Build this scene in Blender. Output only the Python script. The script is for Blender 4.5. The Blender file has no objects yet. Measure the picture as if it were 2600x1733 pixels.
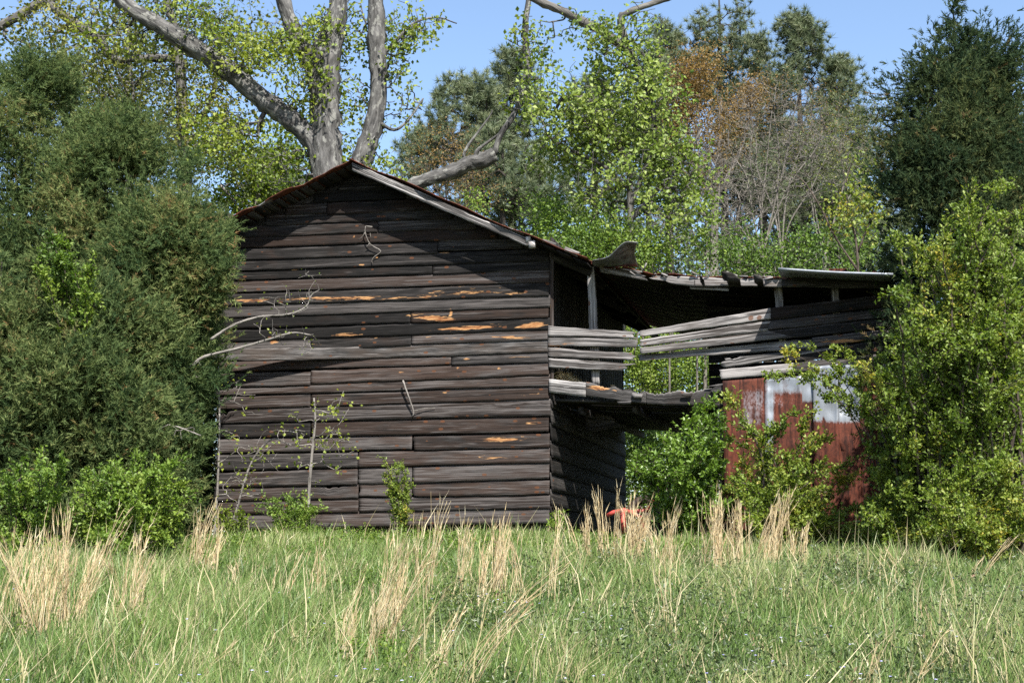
import bpy, math, random
import numpy as np
from mathutils import Vector

# ------------------------------------------------------------------ camera, sky, sun, exposure
SC = bpy.context.scene
COL = SC.collection
F = 3500.0                 # focal length in pixels of the 2600 px wide photograph
HOR = 1450.0               # eye level in the photograph
TH = math.atan((HOR - 866.5) / F)
EYE = np.array([0.0, 0.0, 1.5])
cam = bpy.data.cameras.new("camera")
cam.sensor_width = 36.0
cam.lens = F / 2600.0 * 36.0
cam.clip_start = 0.1
cam.clip_end = 2000.0
cam_o = bpy.data.objects.new("camera", cam)
COL.objects.link(cam_o)
cam_o.location = EYE
cam_o.rotation_euler = (math.pi / 2 + TH, 0, 0)
SC.camera = cam_o

SUN_TO = Vector((0.31 * 0.656, -0.95 * 0.656, 0.755)).normalized()
w = bpy.data.worlds.new("World"); SC.world = w; w.use_nodes = True
nt = w.node_tree
sky = nt.nodes.new("ShaderNodeTexSky"); sky.sky_type = 'NISHITA'; sky.sun_disc = False
sky.sun_elevation = math.asin(SUN_TO.z)
sky.sun_rotation = math.atan2(SUN_TO.x, SUN_TO.y)
sky.air_density = 1.0; sky.dust_density = 0.8; sky.ozone_density = 1.6
bg = nt.nodes["Background"]; bg.inputs[1].default_value = 0.10
nt.links.new(sky.outputs[0], bg.inputs[0])
sl = bpy.data.lights.new("sun", 'SUN'); sl.energy = 5.0; sl.angle = math.radians(0.5); sl.color = (1.0, 0.95, 0.87)
so = bpy.data.objects.new("sun", sl); COL.objects.link(so)
so.rotation_euler = (-SUN_TO).to_track_quat('-Z', 'Y').to_euler()
so.location = (8, -15, 30)
SC.view_settings.view_transform = 'Standard'; SC.view_settings.look = 'None'
SC.view_settings.exposure = 1.35; SC.view_settings.gamma = 1.0
SC.render.engine = 'CYCLES'
SC.cycles.max_bounces = 6; SC.cycles.diffuse_bounces = 3; SC.cycles.glossy_bounces = 2
SC.cycles.transmission_bounces = 4; SC.cycles.transparent_max_bounces = 4
SC.cycles.use_denoising = False

random.seed(7)
RNG = np.random.default_rng(7)

# ------------------------------------------------------------------ measuring: pixels of the photograph to rays and back
ct, st = math.cos(TH), math.sin(TH)
def ray(px, py):
    xr = (px - 1300.0) / F; yr = (866.5 - py) / F
    return np.array([xr, ct - yr * st, st + yr * ct])
def at(px, py, Y):
    r = ray(px, py); return EYE + r * (Y / r[1])
def proj(P):
    d = np.asarray(P, float) - EYE
    f = d[..., 1] * ct + d[..., 2] * st
    u = -d[..., 1] * st + d[..., 2] * ct
    return 1300 + F * d[..., 0] / f, 866.5 - F * u / f
def ppm(Y): return F / Y
def unit(v):
    v = np.asarray(v, float); return v / (np.linalg.norm(v, axis=-1, keepdims=True) + 1e-9)

def snoise(P, scale, seed=0):
    r = np.random.default_rng(seed + 1000)
    P = np.asarray(P, float); s = np.zeros(P.shape[:-1])
    for i in range(7):
        d = unit(r.normal(size=P.shape[-1])) * scale * (0.6 + 1.5 * r.random())
        s = s + np.sin(P @ d * 2.2 + r.random() * 6.28)
    return s / 3.0

GY = [-60, 0, 17.5, 19.2, 21.5, 26, 60, 300]
GZ = [-1.5, 0, 1.78, 1.88, 1.92, 2.1, 2.6, 4.0]
def zg(x, y):
    x = np.asarray(x, float); y = np.asarray(y, float)
    return np.interp(y, GY, GZ) + 0.04 * np.sin(x * 0.9 + y * 0.5) + 0.03 * np.sin(x * 2.1 - y * 1.3)
def gpt(px, Y):
    x = (px - 1300.0) / F * Y
    x *= 1.0 / (ct + st * ((float(zg(x, Y)) - 1.5) / Y) * 0 + 0) * 1.0 if False else 1.0
    # exact: X/forward distance is fixed by px
    z = float(zg(x, Y)); fwd = Y * ct + (z - 1.5) * st
    x = (px - 1300.0) / F * fwd
    return np.array([x, Y, float(zg(x, Y))])

# ------------------------------------------------------------------ scene helpers
def tag(o, label=None, cat=None, group=None, kind=None):
    if label: o["label"] = label
    if cat: o["category"] = cat
    if group: o["group"] = group
    if kind: o["kind"] = kind
    return o
def thing(name, label, cat, loc=(0, 0, 0), group=None):
    o = bpy.data.objects.new(name, None); COL.objects.link(o)
    o.location = tuple(float(c) for c in loc); o.empty_display_size = 0.2
    return tag(o, label, cat, group)

class Geo:
    def __init__(s): s.v = []; s.f = {3: [], 4: []}; s.a = {}; s.n = 0
    def add(s, verts, faces, **attrs):
        """faces: (m,3) or (m,4) int array; attrs are per-vertex arrays"""
        verts = np.asarray(verts, np.float32).reshape(-1, 3); faces = np.asarray(faces, np.int64)
        if len(faces) == 0: return
        s.f[faces.shape[1]].append(faces + s.n)
        for k, val in attrs.items():
            val = np.asarray(val, np.float32)
            if val.ndim == 0: val = np.full(len(verts), float(val), np.float32)
            s.a.setdefault(k, []).append((s.n, val))
        s.v.append(verts); s.n += len(verts)
    def build(s, name, mat, parent=None, smooth=False, **tags):
        V = np.concatenate(s.v) if s.v else np.zeros((0, 3), np.float32)
        loc = np.array(parent.location) if parent is not None else np.zeros(3)
        par = parent
        while par is not None and par.parent is not None:
            par = par.parent; loc = loc + np.array(par.location)
        V = V - loc.astype(np.float32)
        me = bpy.data.meshes.new(name)
        me.vertices.add(len(V)); me.vertices.foreach_set("co", V.ravel())
        F3 = np.concatenate(s.f[3]) if s.f[3] else np.zeros((0, 3), np.int64)
        F4 = np.concatenate(s.f[4]) if s.f[4] else np.zeros((0, 4), np.int64)
        loops = np.concatenate([F3.ravel(), F4.ravel()]).astype(np.int32)
        tot = np.concatenate([np.full(len(F3), 3), np.full(len(F4), 4)]).astype(np.int32)
        start = np.concatenate([[0], np.cumsum(tot)[:-1]]).astype(np.int32)
        me.loops.add(len(loops)); me.loops.foreach_set("vertex_index", loops)
        me.polygons.add(len(tot)); me.polygons.foreach_set("loop_start", start); me.polygons.foreach_set("loop_total", tot)
        if smooth: me.polygons.foreach_set("use_smooth", np.ones(len(tot), bool))
        for k, lst in s.a.items():
            vec = lst[0][1].ndim == 2
            arr = np.zeros((len(V), 3) if vec else len(V), np.float32)
            for st_, val in lst: arr[st_:st_ + len(val)] = val
            at_ = me.attributes.new(k, 'FLOAT_VECTOR' if vec else 'FLOAT', 'POINT')
            at_.data.foreach_set("vector" if vec else "value", arr.ravel())
        me.update(calc_edges=True)
        me.materials.append(mat)
        o = bpy.data.objects.new(name, me); COL.objects.link(o)
        if parent is not None: o.parent = parent
        tag(o, **tags)
        return o

def box(g, c, half, axes=None, **at_):
    """axes: three unit vectors"""
    A = np.eye(3) if axes is None else np.array(axes)
    sg = np.array([[-1, -1, -1], [1, -1, -1], [1, 1, -1], [-1, 1, -1], [-1, -1, 1], [1, -1, 1], [1, 1, 1], [-1, 1, 1]], float)
    L = sg * np.array(half)
    V = np.asarray(c, float) + L @ A
    Fc = [[0, 3, 2, 1], [4, 5, 6, 7], [0, 1, 5, 4], [1, 2, 6, 5], [2, 3, 7, 6], [3, 0, 4, 7]]
    k = int(np.argmax(half)); o = [i for i in range(3) if i != k]
    grain = np.stack([L[:, k], L[:, o[0]] + L[:, o[1]], np.full(8, RNG.random() * 9)], 1)
    at_.setdefault('tint', RNG.random()); at_.setdefault('bare', 0.0); at_.setdefault('grain', grain)
    g.add(V, Fc, **at_)

def tube(g, pts, rad, n=7, cap=True, rough=0.0, **at_):
    P = np.asarray(pts, float); R = np.broadcast_to(np.asarray(rad, float), (len(P),))
    T = unit(np.gradient(P, axis=0))
    ref = np.array([0.13, 0.9, 0.3]);
    N1 = unit(np.cross(T, ref)); N2 = np.cross(T, N1)
    a = np.linspace(0, 2 * math.pi, n, endpoint=False)
    RR = R[:, None] * np.ones(n)[None]
    if rough: RR = RR * (1 + rough * RNG.normal(size=RR.shape))
    V = P[:, None] + RR[..., None] * (np.cos(a)[None, :, None] * N1[:, None] + np.sin(a)[None, :, None] * N2[:, None])
    m = len(P); i = np.arange(m - 1)[:, None] * n; j = np.arange(n)[None]
    Q = np.stack([i + j, i + (j + 1) % n, i + n + (j + 1) % n, i + n + j], -1).reshape(-1, 4)
    ln = np.concatenate([[0], np.cumsum(np.linalg.norm(np.diff(P, axis=0), axis=1))])
    grain = np.stack([np.repeat(ln, n), np.tile(np.arange(n) * (R.mean() * 6.28 / n), m), np.full(m * n, RNG.random() * 9)], 1)
    at_.setdefault('tint', RNG.random()); at_.setdefault('bare', 0.0)
    V = V.reshape(-1, 3)
    if cap:
        V = np.concatenate([V, P[:1], P[-1:]]); grain = np.concatenate([grain, grain[:1], grain[-1:]])
        c0, c1 = m * n, m * n + 1
        jj = np.arange(n)
        C = np.concatenate([np.stack([(jj + 1) % n, jj, np.full(n, c0)], 1), np.stack([(m - 1) * n + jj, (m - 1) * n + (jj + 1) % n, np.full(n, c1)], 1)])
        g.add(V, Q, grain=grain, **at_)
        g.f[3].append(C + g.n - len(V))
    else: g.add(V, Q, grain=grain, **at_)

def smooth_path(pts, k=4):
    """Catmull-Rom through points (rows may carry radius as extra columns)"""
    P = np.asarray(pts, float)
    if len(P) < 3: return np.array([P[0] + (P[-1] - P[0]) * t for t in np.linspace(0, 1, k + 1)])
    Q = np.concatenate([[2 * P[0] - P[1]], P, [2 * P[-1] - P[-2]]]); out = []
    for i in range(1, len(Q) - 2):
        a, b, c, d = Q[i - 1:i + 3]
        for t in np.linspace(0, 1, k, endpoint=False):
            out.append(0.5 * ((2 * b) + (c - a) * t + (2 * a - 5 * b + 4 * c - d) * t * t + (3 * b - a - 3 * c + d) * t ** 3))
    out.append(P[-1]); return np.array(out)

def prisms(g, A, B, ra, rb, n=3, **at_):
    """many separate branch segments at once"""
    A = np.asarray(A, float); B = np.asarray(B, float)
    if len(A) == 0: return
    T = unit(B - A); ref = np.where(np.abs(T[:, 2:3]) > 0.9, np.array([[1.0, 0, 0]]), np.array([[0, 0, 1.0]]))
    N1 = unit(np.cross(T, ref)); N2 = np.cross(T, N1)
    a = np.linspace(0, 2 * math.pi, n, endpoint=False); ca, sa = np.cos(a)[None, :, None], np.sin(a)[None, :, None]
    D = ca * N1[:, None] + sa * N2[:, None]
    V = np.concatenate([A[:, None] + D * np.asarray(ra)[:, None, None], B[:, None] + D * np.asarray(rb)[:, None, None]], 1)
    base = np.arange(len(A))[:, None, None] * (2 * n); j = np.arange(n)
    Q = np.stack([j, (j + 1) % n, n + (j + 1) % n, n + j], -1)[None] + base
    tint = np.repeat(RNG.random(len(A)), 2 * n)
    grain = V.reshape(-1, 3)[:, [2, 0, 1]]
    at_.setdefault('tint', tint)
    g.add(V.reshape(-1, 3), Q.reshape(-1, 4), bare=np.zeros(len(A) * 2 * n), grain=grain, **at_)

def leaves(g, C, D, L, W, tint, fold=0.25, up=None):
    """folded diamond leaves: base C, direction D, length L, width W"""
    n = len(C)
    if n == 0: return
    D = unit(D); R = RNG.normal(size=(n, 3))
    if up is not None: R = R * (1 - up) + np.array([0, 0, 1.0]) * up + RNG.normal(size=(n, 3)) * 0.15
    S = unit(np.cross(D, R)); N = np.cross(S, D)
    L = np.broadcast_to(L, (n,))[:, None]; W = np.broadcast_to(W, (n,))[:, None]
    base = C; tip = C + D * L - N * L * 0.12
    mid = C + D * L * 0.45
    l = mid + S * W * 0.5 + N * W * fold; r = mid - S * W * 0.5 + N * W * fold
    V = np.stack([base, r, tip, l], 1).reshape(-1, 3)
    i = np.arange(n)[:, None] * 4
    g.add(V, np.concatenate([i + np.array([[0, 1, 2]]), i + np.array([[0, 2, 3]])]), tint=np.repeat(tint, 4))

def needles(g, C, D, L, W, tint):
    n = len(C)
    if n == 0: return
    D = unit(D); S = unit(np.cross(D, RNG.normal(size=(n, 3))))
    L = np.broadcast_to(L, (n,))[:, None]; W = np.broadcast_to(W, (n,))[:, None]
    V = np.stack([C - S * W * 0.5, C + S * W * 0.5, C + D * L], 1).reshape(-1, 3)
    i = np.arange(n)[:, None] * 3
    g.add(V, i + np.array([[0, 1, 2]]), tint=np.repeat(tint, 3))

# ------------------------------------------------------------------ materials
def mat(name):
    m = bpy.data.materials.new(name); m.use_nodes = True
    n = m.node_tree.nodes; l = m.node_tree.links
    return m, n, l, n["Principled BSDF"]
def attr(n, name): a = n.new("ShaderNodeAttribute"); a.attribute_name = name; return a
def ramp(n, stops):
    r = n.new("ShaderNodeValToRGB"); e = r.color_ramp.elements
    while len(e) > 1: e.remove(e[-1])
    for i, (p, c) in enumerate(stops):
        k = e[0] if i == 0 else e.new(p)
        k.position = p; k.color = (*c, 1) if len(c) == 3 else c
    return r
def mixc(n, l, fac, a, b, mode='MIX'):
    x = n.new("ShaderNodeMix"); x.data_type = 'RGBA'; x.blend_type = mode
    for sock, val in ((x.inputs[0], fac), (x.inputs[6], a), (x.inputs[7], b)):
        if hasattr(val, 'is_output') or hasattr(val, 'links'): l.new(val, sock)
        elif isinstance(val, tuple): sock.default_value = (*val, 1)
        else: sock.default_value = val
    return x.outputs[2]
def math_(n, l, op, a, b=0.0, c=None, clamp=False):
    x = n.new("ShaderNodeMath"); x.operation = op; x.use_clamp = clamp
    for i, val in enumerate([a, b] + ([c] if c is not None else [])):
        if hasattr(val, 'links'): l.new(val, x.inputs[i])
        else: x.inputs[i].default_value = val
    return x.outputs[0]
def noise(n, l, vec, scale, detail=4.0, rough=0.55, dist=0.0):
    t = n.new("ShaderNodeTexNoise"); t.inputs["Scale"].default_value = scale; t.inputs["Detail"].default_value = detail
    t.inputs["Roughness"].default_value = rough; t.inputs["Distortion"].default_value = dist
    if vec is not None: l.new(vec, t.inputs["Vector"])
    return t.outputs["Fac"]
def scaled(n, l, vec, s):
    m_ = n.new("ShaderNodeMapping"); m_.inputs["Scale"].default_value = s; l.new(vec, m_.inputs["Vector"]); return m_.outputs[0]

def leaf_mat(name, stops, transl=0.35, spec=0.35, rough=0.5):
    m, n, l, p = mat(name)
    a = attr(n, "tint"); r = ramp(n, stops); l.new(a.outputs["Fac"], r.inputs[0])
    l.new(r.outputs[0], p.inputs["Base Color"]); p.inputs["Roughness"].default_value = rough
    p.inputs["Specular IOR Level"].default_value = spec
    t = n.new("ShaderNodeBsdfTranslucent")
    hs = n.new("ShaderNodeHueSaturation"); hs.inputs["Saturation"].default_value = 1.1; hs.inputs["Value"].default_value = 1.15
    l.new(r.outputs[0], hs.inputs["Color"]); l.new(hs.outputs[0], t.inputs[0])
    x = n.new("ShaderNodeMixShader"); x.inputs[0].default_value = transl
    l.new(p.outputs[0], x.inputs[1]); l.new(t.outputs[0], x.inputs[2]); l.new(x.outputs[0], n["Material Output"].inputs[0])
    return m

def wood_mat(name, dark, light, brown, bare_a=(0.33, 0.13, 0.045), bare_b=(0.6, 0.36, 0.17)):
    m, n, l, p = mat(name)
    g = attr(n, "grain").outputs["Vector"]; t = attr(n, "tint").outputs["Fac"]; b = attr(n, "bare").outputs["Fac"]
    fine = noise(n, l, scaled(n, l, g, (2.2, 75, 1)), 1.0, 6, 0.65, 0.6)
    broad = noise(n, l, scaled(n, l, g, (1.3, 14, 1)), 1.0, 4, 0.6, 1.2)
    blot = noise(n, l, scaled(n, l, g, (2.0, 6, 1)), 1.0, 3, 0.5)
    v = math_(n, l, 'ADD', math_(n, l, 'MULTIPLY', fine, 0.55), math_(n, l, 'MULTIPLY', broad, 0.6))
    v = math_(n, l, 'ADD', v, math_(n, l, 'MULTIPLY_ADD', t, 0.3, -0.09))
    cr = ramp(n, [(0.47, dark), (0.58, tuple(0.55 * a + 0.45 * c for a, c in zip(dark, light))), (0.665, light), (0.8, tuple(c * 1.9 for c in light))])
    l.new(v, cr.inputs[0])
    bm = math_(n, l, 'MULTIPLY_ADD', math_(n, l, 'ADD', blot, math_(n, l, 'MULTIPLY', t, 0.25)), 4.0, -2.3, True)
    bm = math_(n, l, 'MULTIPLY_ADD', math_(n, l, 'ADD', blot, math_(n, l, 'MULTIPLY', math_(n, l, 'FRACT', math_(n, l, 'MULTIPLY', t, 7.31)), 0.45)), 4.5, -2.95, True)
    c1 = mixc(n, l, math_(n, l, 'MULTIPLY', bm, 0.62), cr.outputs[0], brown)
    pv = math_(n, l, 'MULTIPLY_ADD', math_(n, l, 'FRACT', math_(n, l, 'MULTIPLY', t, 3.77)), 0.95, 0.5)      # every plank has its own depth of colour
    c1 = mixc(n, l, 1.0, c1, pv, 'MULTIPLY')
    # paler top and bottom edges and silvery streaks along the grain
    eg = attr(n, "edge").outputs["Fac"]
    er = ramp(n, [(0.0, (0.9, 0.9, 0.9)), (0.05, (0, 0, 0)), (0.8, (0, 0, 0)), (0.95, (0.55, 0.55, 0.55))]); l.new(eg, er.inputs[0])
    sv = noise(n, l, scaled(n, l, g, (0.55, 22, 1)), 1.0, 5, 0.6, 1.6)
    sk = math_(n, l, 'ADD', math_(n, l, 'MULTIPLY_ADD', sv, 13.0, math_(n, l, 'MULTIPLY_ADD', t, 2.3, -8.25), True), math_(n, l, 'MULTIPLY', er.outputs[0], math_(n, l, 'MULTIPLY_ADD', broad, 4.0, -1.75, True)), None, True)
    c1 = mixc(n, l, math_(n, l, 'MULTIPLY', sk, 0.75), c1, tuple(c * 3.0 for c in light))
    # long dark cracks along the grain
    crk = noise(n, l, scaled(n, l, g, (0.9, 38, 1)), 1.0, 2, 0.5, 0.9)
    ck = ramp(n, [(0.0, (0.25, 0.25, 0.25)), (0.36, (0.45, 0.45, 0.45)), (0.42, (1, 1, 1))]); l.new(crk, ck.inputs[0])
    c1 = mixc(n, l, 1.0, c1, ck.outputs[0], 'MULTIPLY')
    # knots
    vo = n.new("ShaderNodeTexVoronoi"); vo.inputs["Scale"].default_value = 1.0; vo.inputs["Randomness"].default_value = 1.0
    l.new(scaled(n, l, g, (3.2, 6.5, 1)), vo.inputs["Vector"])
    kn = math_(n, l, 'LESS_THAN', vo.outputs["Distance"], 0.12)
    c1 = mixc(n, l, math_(n, l, 'MULTIPLY', kn, 0.75), c1, (0.085, 0.033, 0.013))
    # raw wood where the grey skin has broken off
    bf = noise(n, l, scaled(n, l, g, (5, 42, 1)), 1.0, 5, 0.6, 0.8)
    bb = math_(n, l, 'MULTIPLY_ADD', math_(n, l, 'ADD', math_(n, l, 'MULTIPLY', b, 0.8), math_(n, l, 'MULTIPLY', bf, 1.35)), 7.0, -7.75, True)
    bc = ramp(n, [(0.45, bare_a), (0.62, bare_b)]); l.new(bf, bc.inputs[0])
    c2 = mixc(n, l, bb, c1, bc.outputs[0])
    l.new(c2, p.inputs["Base Color"]); p.inputs["Roughness"].default_value = 0.85
    p.inputs["Specular IOR Level"].default_value = 0.2
    bu = n.new("ShaderNodeBump"); bu.inputs["Strength"].default_value = 0.6; bu.inputs["Distance"].default_value = 0.012
    l.new(math_(n, l, 'ADD', fine, math_(n, l, 'MULTIPLY', crk, 0.7)), bu.inputs["Height"]); l.new(bu.outputs[0], p.inputs["Normal"])
    return m

M = {}
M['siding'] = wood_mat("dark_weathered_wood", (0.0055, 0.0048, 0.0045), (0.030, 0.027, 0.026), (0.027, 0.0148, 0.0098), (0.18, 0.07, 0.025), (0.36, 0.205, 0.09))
M['grey_wood'] = wood_mat("silver_weathered_wood", (0.014, 0.013, 0.0125), (0.088, 0.083, 0.081), (0.038, 0.028, 0.022), (0.18, 0.07, 0.025), (0.36, 0.205, 0.09))
M['pale_wood'] = wood_mat("pale_weathered_board", (0.05, 0.046, 0.044), (0.155, 0.148, 0.145), (0.07, 0.054, 0.044))
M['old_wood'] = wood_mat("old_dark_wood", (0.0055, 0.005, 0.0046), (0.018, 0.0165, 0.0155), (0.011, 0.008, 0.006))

def bark_mat(name, a, b, moss=None, sc=1.0):
    m, n, l, p = mat(name)
    g = attr(n, "grain").outputs["Vector"]
    f = noise(n, l, scaled(n, l, g, (6 * sc, 28 * sc, 1)), 1.0, 5, 0.65, 0.5)
    bl = noise(n, l, scaled(n, l, g, (2.2, 5, 1)), 1.0, 4, 0.6)
    r = ramp(n, [(0.37, a), (0.63, b)]); l.new(math_(n, l, 'ADD', math_(n, l, 'MULTIPLY', f, 0.6), math_(n, l, 'MULTIPLY', bl, 0.4)), r.inputs[0])
    c = r.outputs[0]
    if moss:
        mm = ramp(n, [(0.54, (0, 0, 0)), (0.6, (0.8, 0.8, 0.8))]); l.new(noise(n, l, scaled(n, l, g, (3, 6, 1)), 1.4, 5, 0.65), mm.inputs[0])
        c = mixc(n, l, mm.outputs[0], c, moss)
    l.new(c, p.inputs["Base Color"]); p.inputs["Roughness"].default_value = 0.9; p.inputs["Specular IOR Level"].default_value = 0.15
    bu = n.new("ShaderNodeBump"); bu.inputs["Strength"].default_value = 0.8; bu.inputs["Distance"].default_value = 0.04
    l.new(f, bu.inputs["Height"]); l.new(bu.outputs[0], p.inputs["Normal"])
    return m
M['bark'] = bark_mat("grey_bark", (0.025, 0.024, 0.022), (0.145, 0.138, 0.128), None, 0.4)
M['bark_moss'] = bark_mat("mossy_bark", (0.014, 0.0138, 0.0135), (0.125, 0.122, 0.118), (0.19, 0.19, 0.175), 0.45)
M['bark_dark'] = bark_mat("dark_bark", (0.016, 0.014, 0.012), (0.06, 0.052, 0.045))
M['twig'] = bark_mat("pale_twig", (0.075, 0.068, 0.06), (0.26, 0.24, 0.22))
M['twig_grey'] = bark_mat("grey_twig", (0.06, 0.054, 0.047), (0.20, 0.182, 0.16))
M['twig_brown'] = bark_mat("brown_twig", (0.03, 0.024, 0.018), (0.11, 0.09, 0.075))

M['fresh'] = leaf_mat("fresh_spring_leaf", [(0, (0.06, 0.10, 0.015)), (0.5, (0.155, 0.215, 0.028)), (1, (0.28, 0.32, 0.055))], 0.42)
M['fresh_olive'] = leaf_mat("olive_spring_leaf", [(0, (0.06, 0.08, 0.018)), (0.5, (0.13, 0.155, 0.028)), (1, (0.24, 0.225, 0.05))], 0.4)
M['maple'] = leaf_mat("light_green_tree_leaf", [(0, (0.07, 0.115, 0.024)), (0.5, (0.165, 0.235, 0.045)), (1, (0.30, 0.36, 0.095))], 0.42)
M['bush'] = leaf_mat("bush_leaf", [(0, (0.055, 0.105, 0.016)), (0.5, (0.115, 0.195, 0.027)), (1, (0.18, 0.28, 0.045))], 0.35, 0.5, 0.38)
M['olive_shrub'] = leaf_mat("yellow_green_shrub_leaf", [(0, (0.05, 0.09, 0.015)), (0.5, (0.145, 0.21, 0.032)), (0.9, (0.24, 0.28, 0.05)), (1, (0.38, 0.33, 0.06))], 0.38)
M['thicket'] = leaf_mat("thicket_leaf", [(0, (0.055, 0.105, 0.018)), (0.5, (0.13, 0.21, 0.032)), (1, (0.22, 0.29, 0.052))], 0.38)
M['cedar'] = leaf_mat("cedar_foliage", [(0, (0.042, 0.075, 0.032)), (0.5, (0.1, 0.14, 0.052)), (0.85, (0.175, 0.205, 0.078)), (1, (0.2, 0.13, 0.06))], 0.42, 0.05, 0.9)
M['cedar_dark'] = leaf_mat("dark_cedar_foliage", [(0, (0.024, 0.045, 0.024)), (0.5, (0.055, 0.078, 0.034)), (0.85, (0.10, 0.115, 0.044)), (1, (0.14, 0.10, 0.05))], 0.35, 0.05, 0.9)
M['far_wood'] = leaf_mat("far_wood_foliage", [(0, (0.05, 0.06, 0.04)), (0.5, (0.10, 0.115, 0.065)), (1, (0.17, 0.17, 0.11))], 0.3, 0.05, 0.9)
M['pine'] = leaf_mat("pine_needles", [(0, (0.055, 0.08, 0.045)), (0.5, (0.11, 0.14, 0.07)), (1, (0.19, 0.21, 0.11))], 0.2, 0.3, 0.5)
M['rust_bud'] = leaf_mat("rusty_spring_bud", [(0, (0.12, 0.08, 0.03)), (0.5, (0.2, 0.13, 0.045)), (1, (0.28, 0.18, 0.05))], 0.4)
M['straw'] = leaf_mat("dry_straw", [(0, (0.36, 0.265, 0.135)), (0.5, (0.6, 0.48, 0.29)), (1, (0.8, 0.71, 0.5))], 0.4, 0.15)
M['grass'] = leaf_mat("meadow_grass", [(0, (0.05, 0.09, 0.025)), (0.35, (0.105, 0.175, 0.042)), (0.68, (0.175, 0.245, 0.07)), (0.8, (0.26, 0.28, 0.12)), (0.87, (0.38, 0.32, 0.17)), (1, (0.58, 0.5, 0.32))], 0.3, 0.4, 0.45)
M['cover'] = leaf_mat("low_weed_leaf", [(0, (0.05, 0.09, 0.015)), (0.5, (0.11, 0.18, 0.025)), (0.95, (0.2, 0.26, 0.04)), (1, (0.3, 0.2, 0.1))], 0.35)
M['weed'] = leaf_mat("dark_weed_leaf", [(0, (0.04, 0.055, 0.025)), (0.6, (0.08, 0.11, 0.04)), (0.92, (0.14, 0.16, 0.07)), (1, (0.2, 0.11, 0.07))], 0.25, 0.5, 0.4)
M['flower'] = leaf_mat("pale_violet_petal", [(0, (0.36, 0.34, 0.75)), (1, (0.7, 0.7, 0.95))], 0.3)

def ground_mat():
    m, n, l, p = mat("meadow_soil")
    tc = n.new("ShaderNodeTexCoord"); v = tc.outputs["Object"]
    a = noise(n, l, v, 3.0, 6, 0.65); b = noise(n, l, v, 22.0, 5, 0.7)
    r = ramp(n, [(0.3, (0.05, 0.055, 0.02)), (0.5, (0.075, 0.095, 0.03)), (0.62, (0.15, 0.125, 0.065)), (0.8, (0.22, 0.18, 0.1))])
    l.new(math_(n, l, 'ADD', math_(n, l, 'MULTIPLY', a, 0.5), math_(n, l, 'MULTIPLY', b, 0.5)), r.inputs[0])
    l.new(r.outputs[0], p.inputs["Base Color"]); p.inputs["Roughness"].default_value = 0.95
    bu = n.new("ShaderNodeBump"); bu.inputs["Distance"].default_value = 0.05; l.new(b, bu.inputs["Height"]); l.new(bu.outputs[0], p.inputs["Normal"])
    return m
M['ground'] = ground_mat()

def metal_mat(name, rust_a, rust_b, zinc, use_attr=True):
    m, n, l, p = mat(name)
    tc = n.new("ShaderNodeTexCoord"); v = tc.outputs["Object"]
    st_ = noise(n, l, scaled(n, l, v, (9, 9, 1.2)), 1.0, 5, 0.65, 0.3)
    fi = noise(n, l, scaled(n, l, v, (40, 40, 22)), 1.0, 5, 0.7)
    rr = ramp(n, [(0.4, rust_a), (0.6, rust_b)]); l.new(math_(n, l, 'ADD', math_(n, l, 'MULTIPLY', st_, 0.5), math_(n, l, 'MULTIPLY', fi, 0.5)), rr.inputs[0])
    dk = noise(n, l, scaled(n, l, v, (16, 16, 0.7)), 1.0, 4, 0.6, 0.2)
    dr = ramp(n, [(0.35, (0.3, 0.3, 0.34)), (0.5, (1, 1, 1)), (0.66, (1.0, 1.0, 1.0)), (0.75, (1.6, 1.35, 1.1))]); l.new(dk, dr.inputs[0])
    rusty = mixc(n, l, 1.0, rr.outputs[0], dr.outputs[0], 'MULTIPLY')
    zr = ramp(n, [(0.3, tuple(c * 0.72 for c in zinc)), (0.7, zinc)]); l.new(st_, zr.inputs[0])
    b = attr(n, "bare").outputs["Fac"]
    k = math_(n, l, 'MULTIPLY_ADD', math_(n, l, 'ADD', b, math_(n, l, 'MULTIPLY', math_(n, l, 'ADD', st_, fi), 0.55)), 4.0, -3.6, True)
    c = mixc(n, l, k, rusty, zr.outputs[0])
    l.new(c, p.inputs["Base Color"]); l.new(math_(n, l, 'MULTIPLY', k, 0.35), p.inputs["Metallic"])
    l.new(math_(n, l, 'MULTIPLY_ADD', k, -0.4, 0.85), p.inputs["Roughness"])
    p.inputs["Specular IOR Level"].default_value = 0.25
    bu = n.new("ShaderNodeBump"); bu.inputs["Distance"].default_value = 0.01; bu.inputs["Strength"].default_value = 0.4; l.new(st_, bu.inputs["Height"]); l.new(bu.outputs[0], p.inputs["Normal"])
    return m
M['tin'] = metal_mat("rusty_sheet_metal", (0.028, 0.0095, 0.0065), (0.115, 0.031, 0.017), (0.22, 0.24, 0.27))
M['roof_tin'] = metal_mat("rusty_roof_metal", (0.045, 0.014, 0.009), (0.14, 0.042, 0.024), (0.36, 0.36, 0.37))

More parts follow.
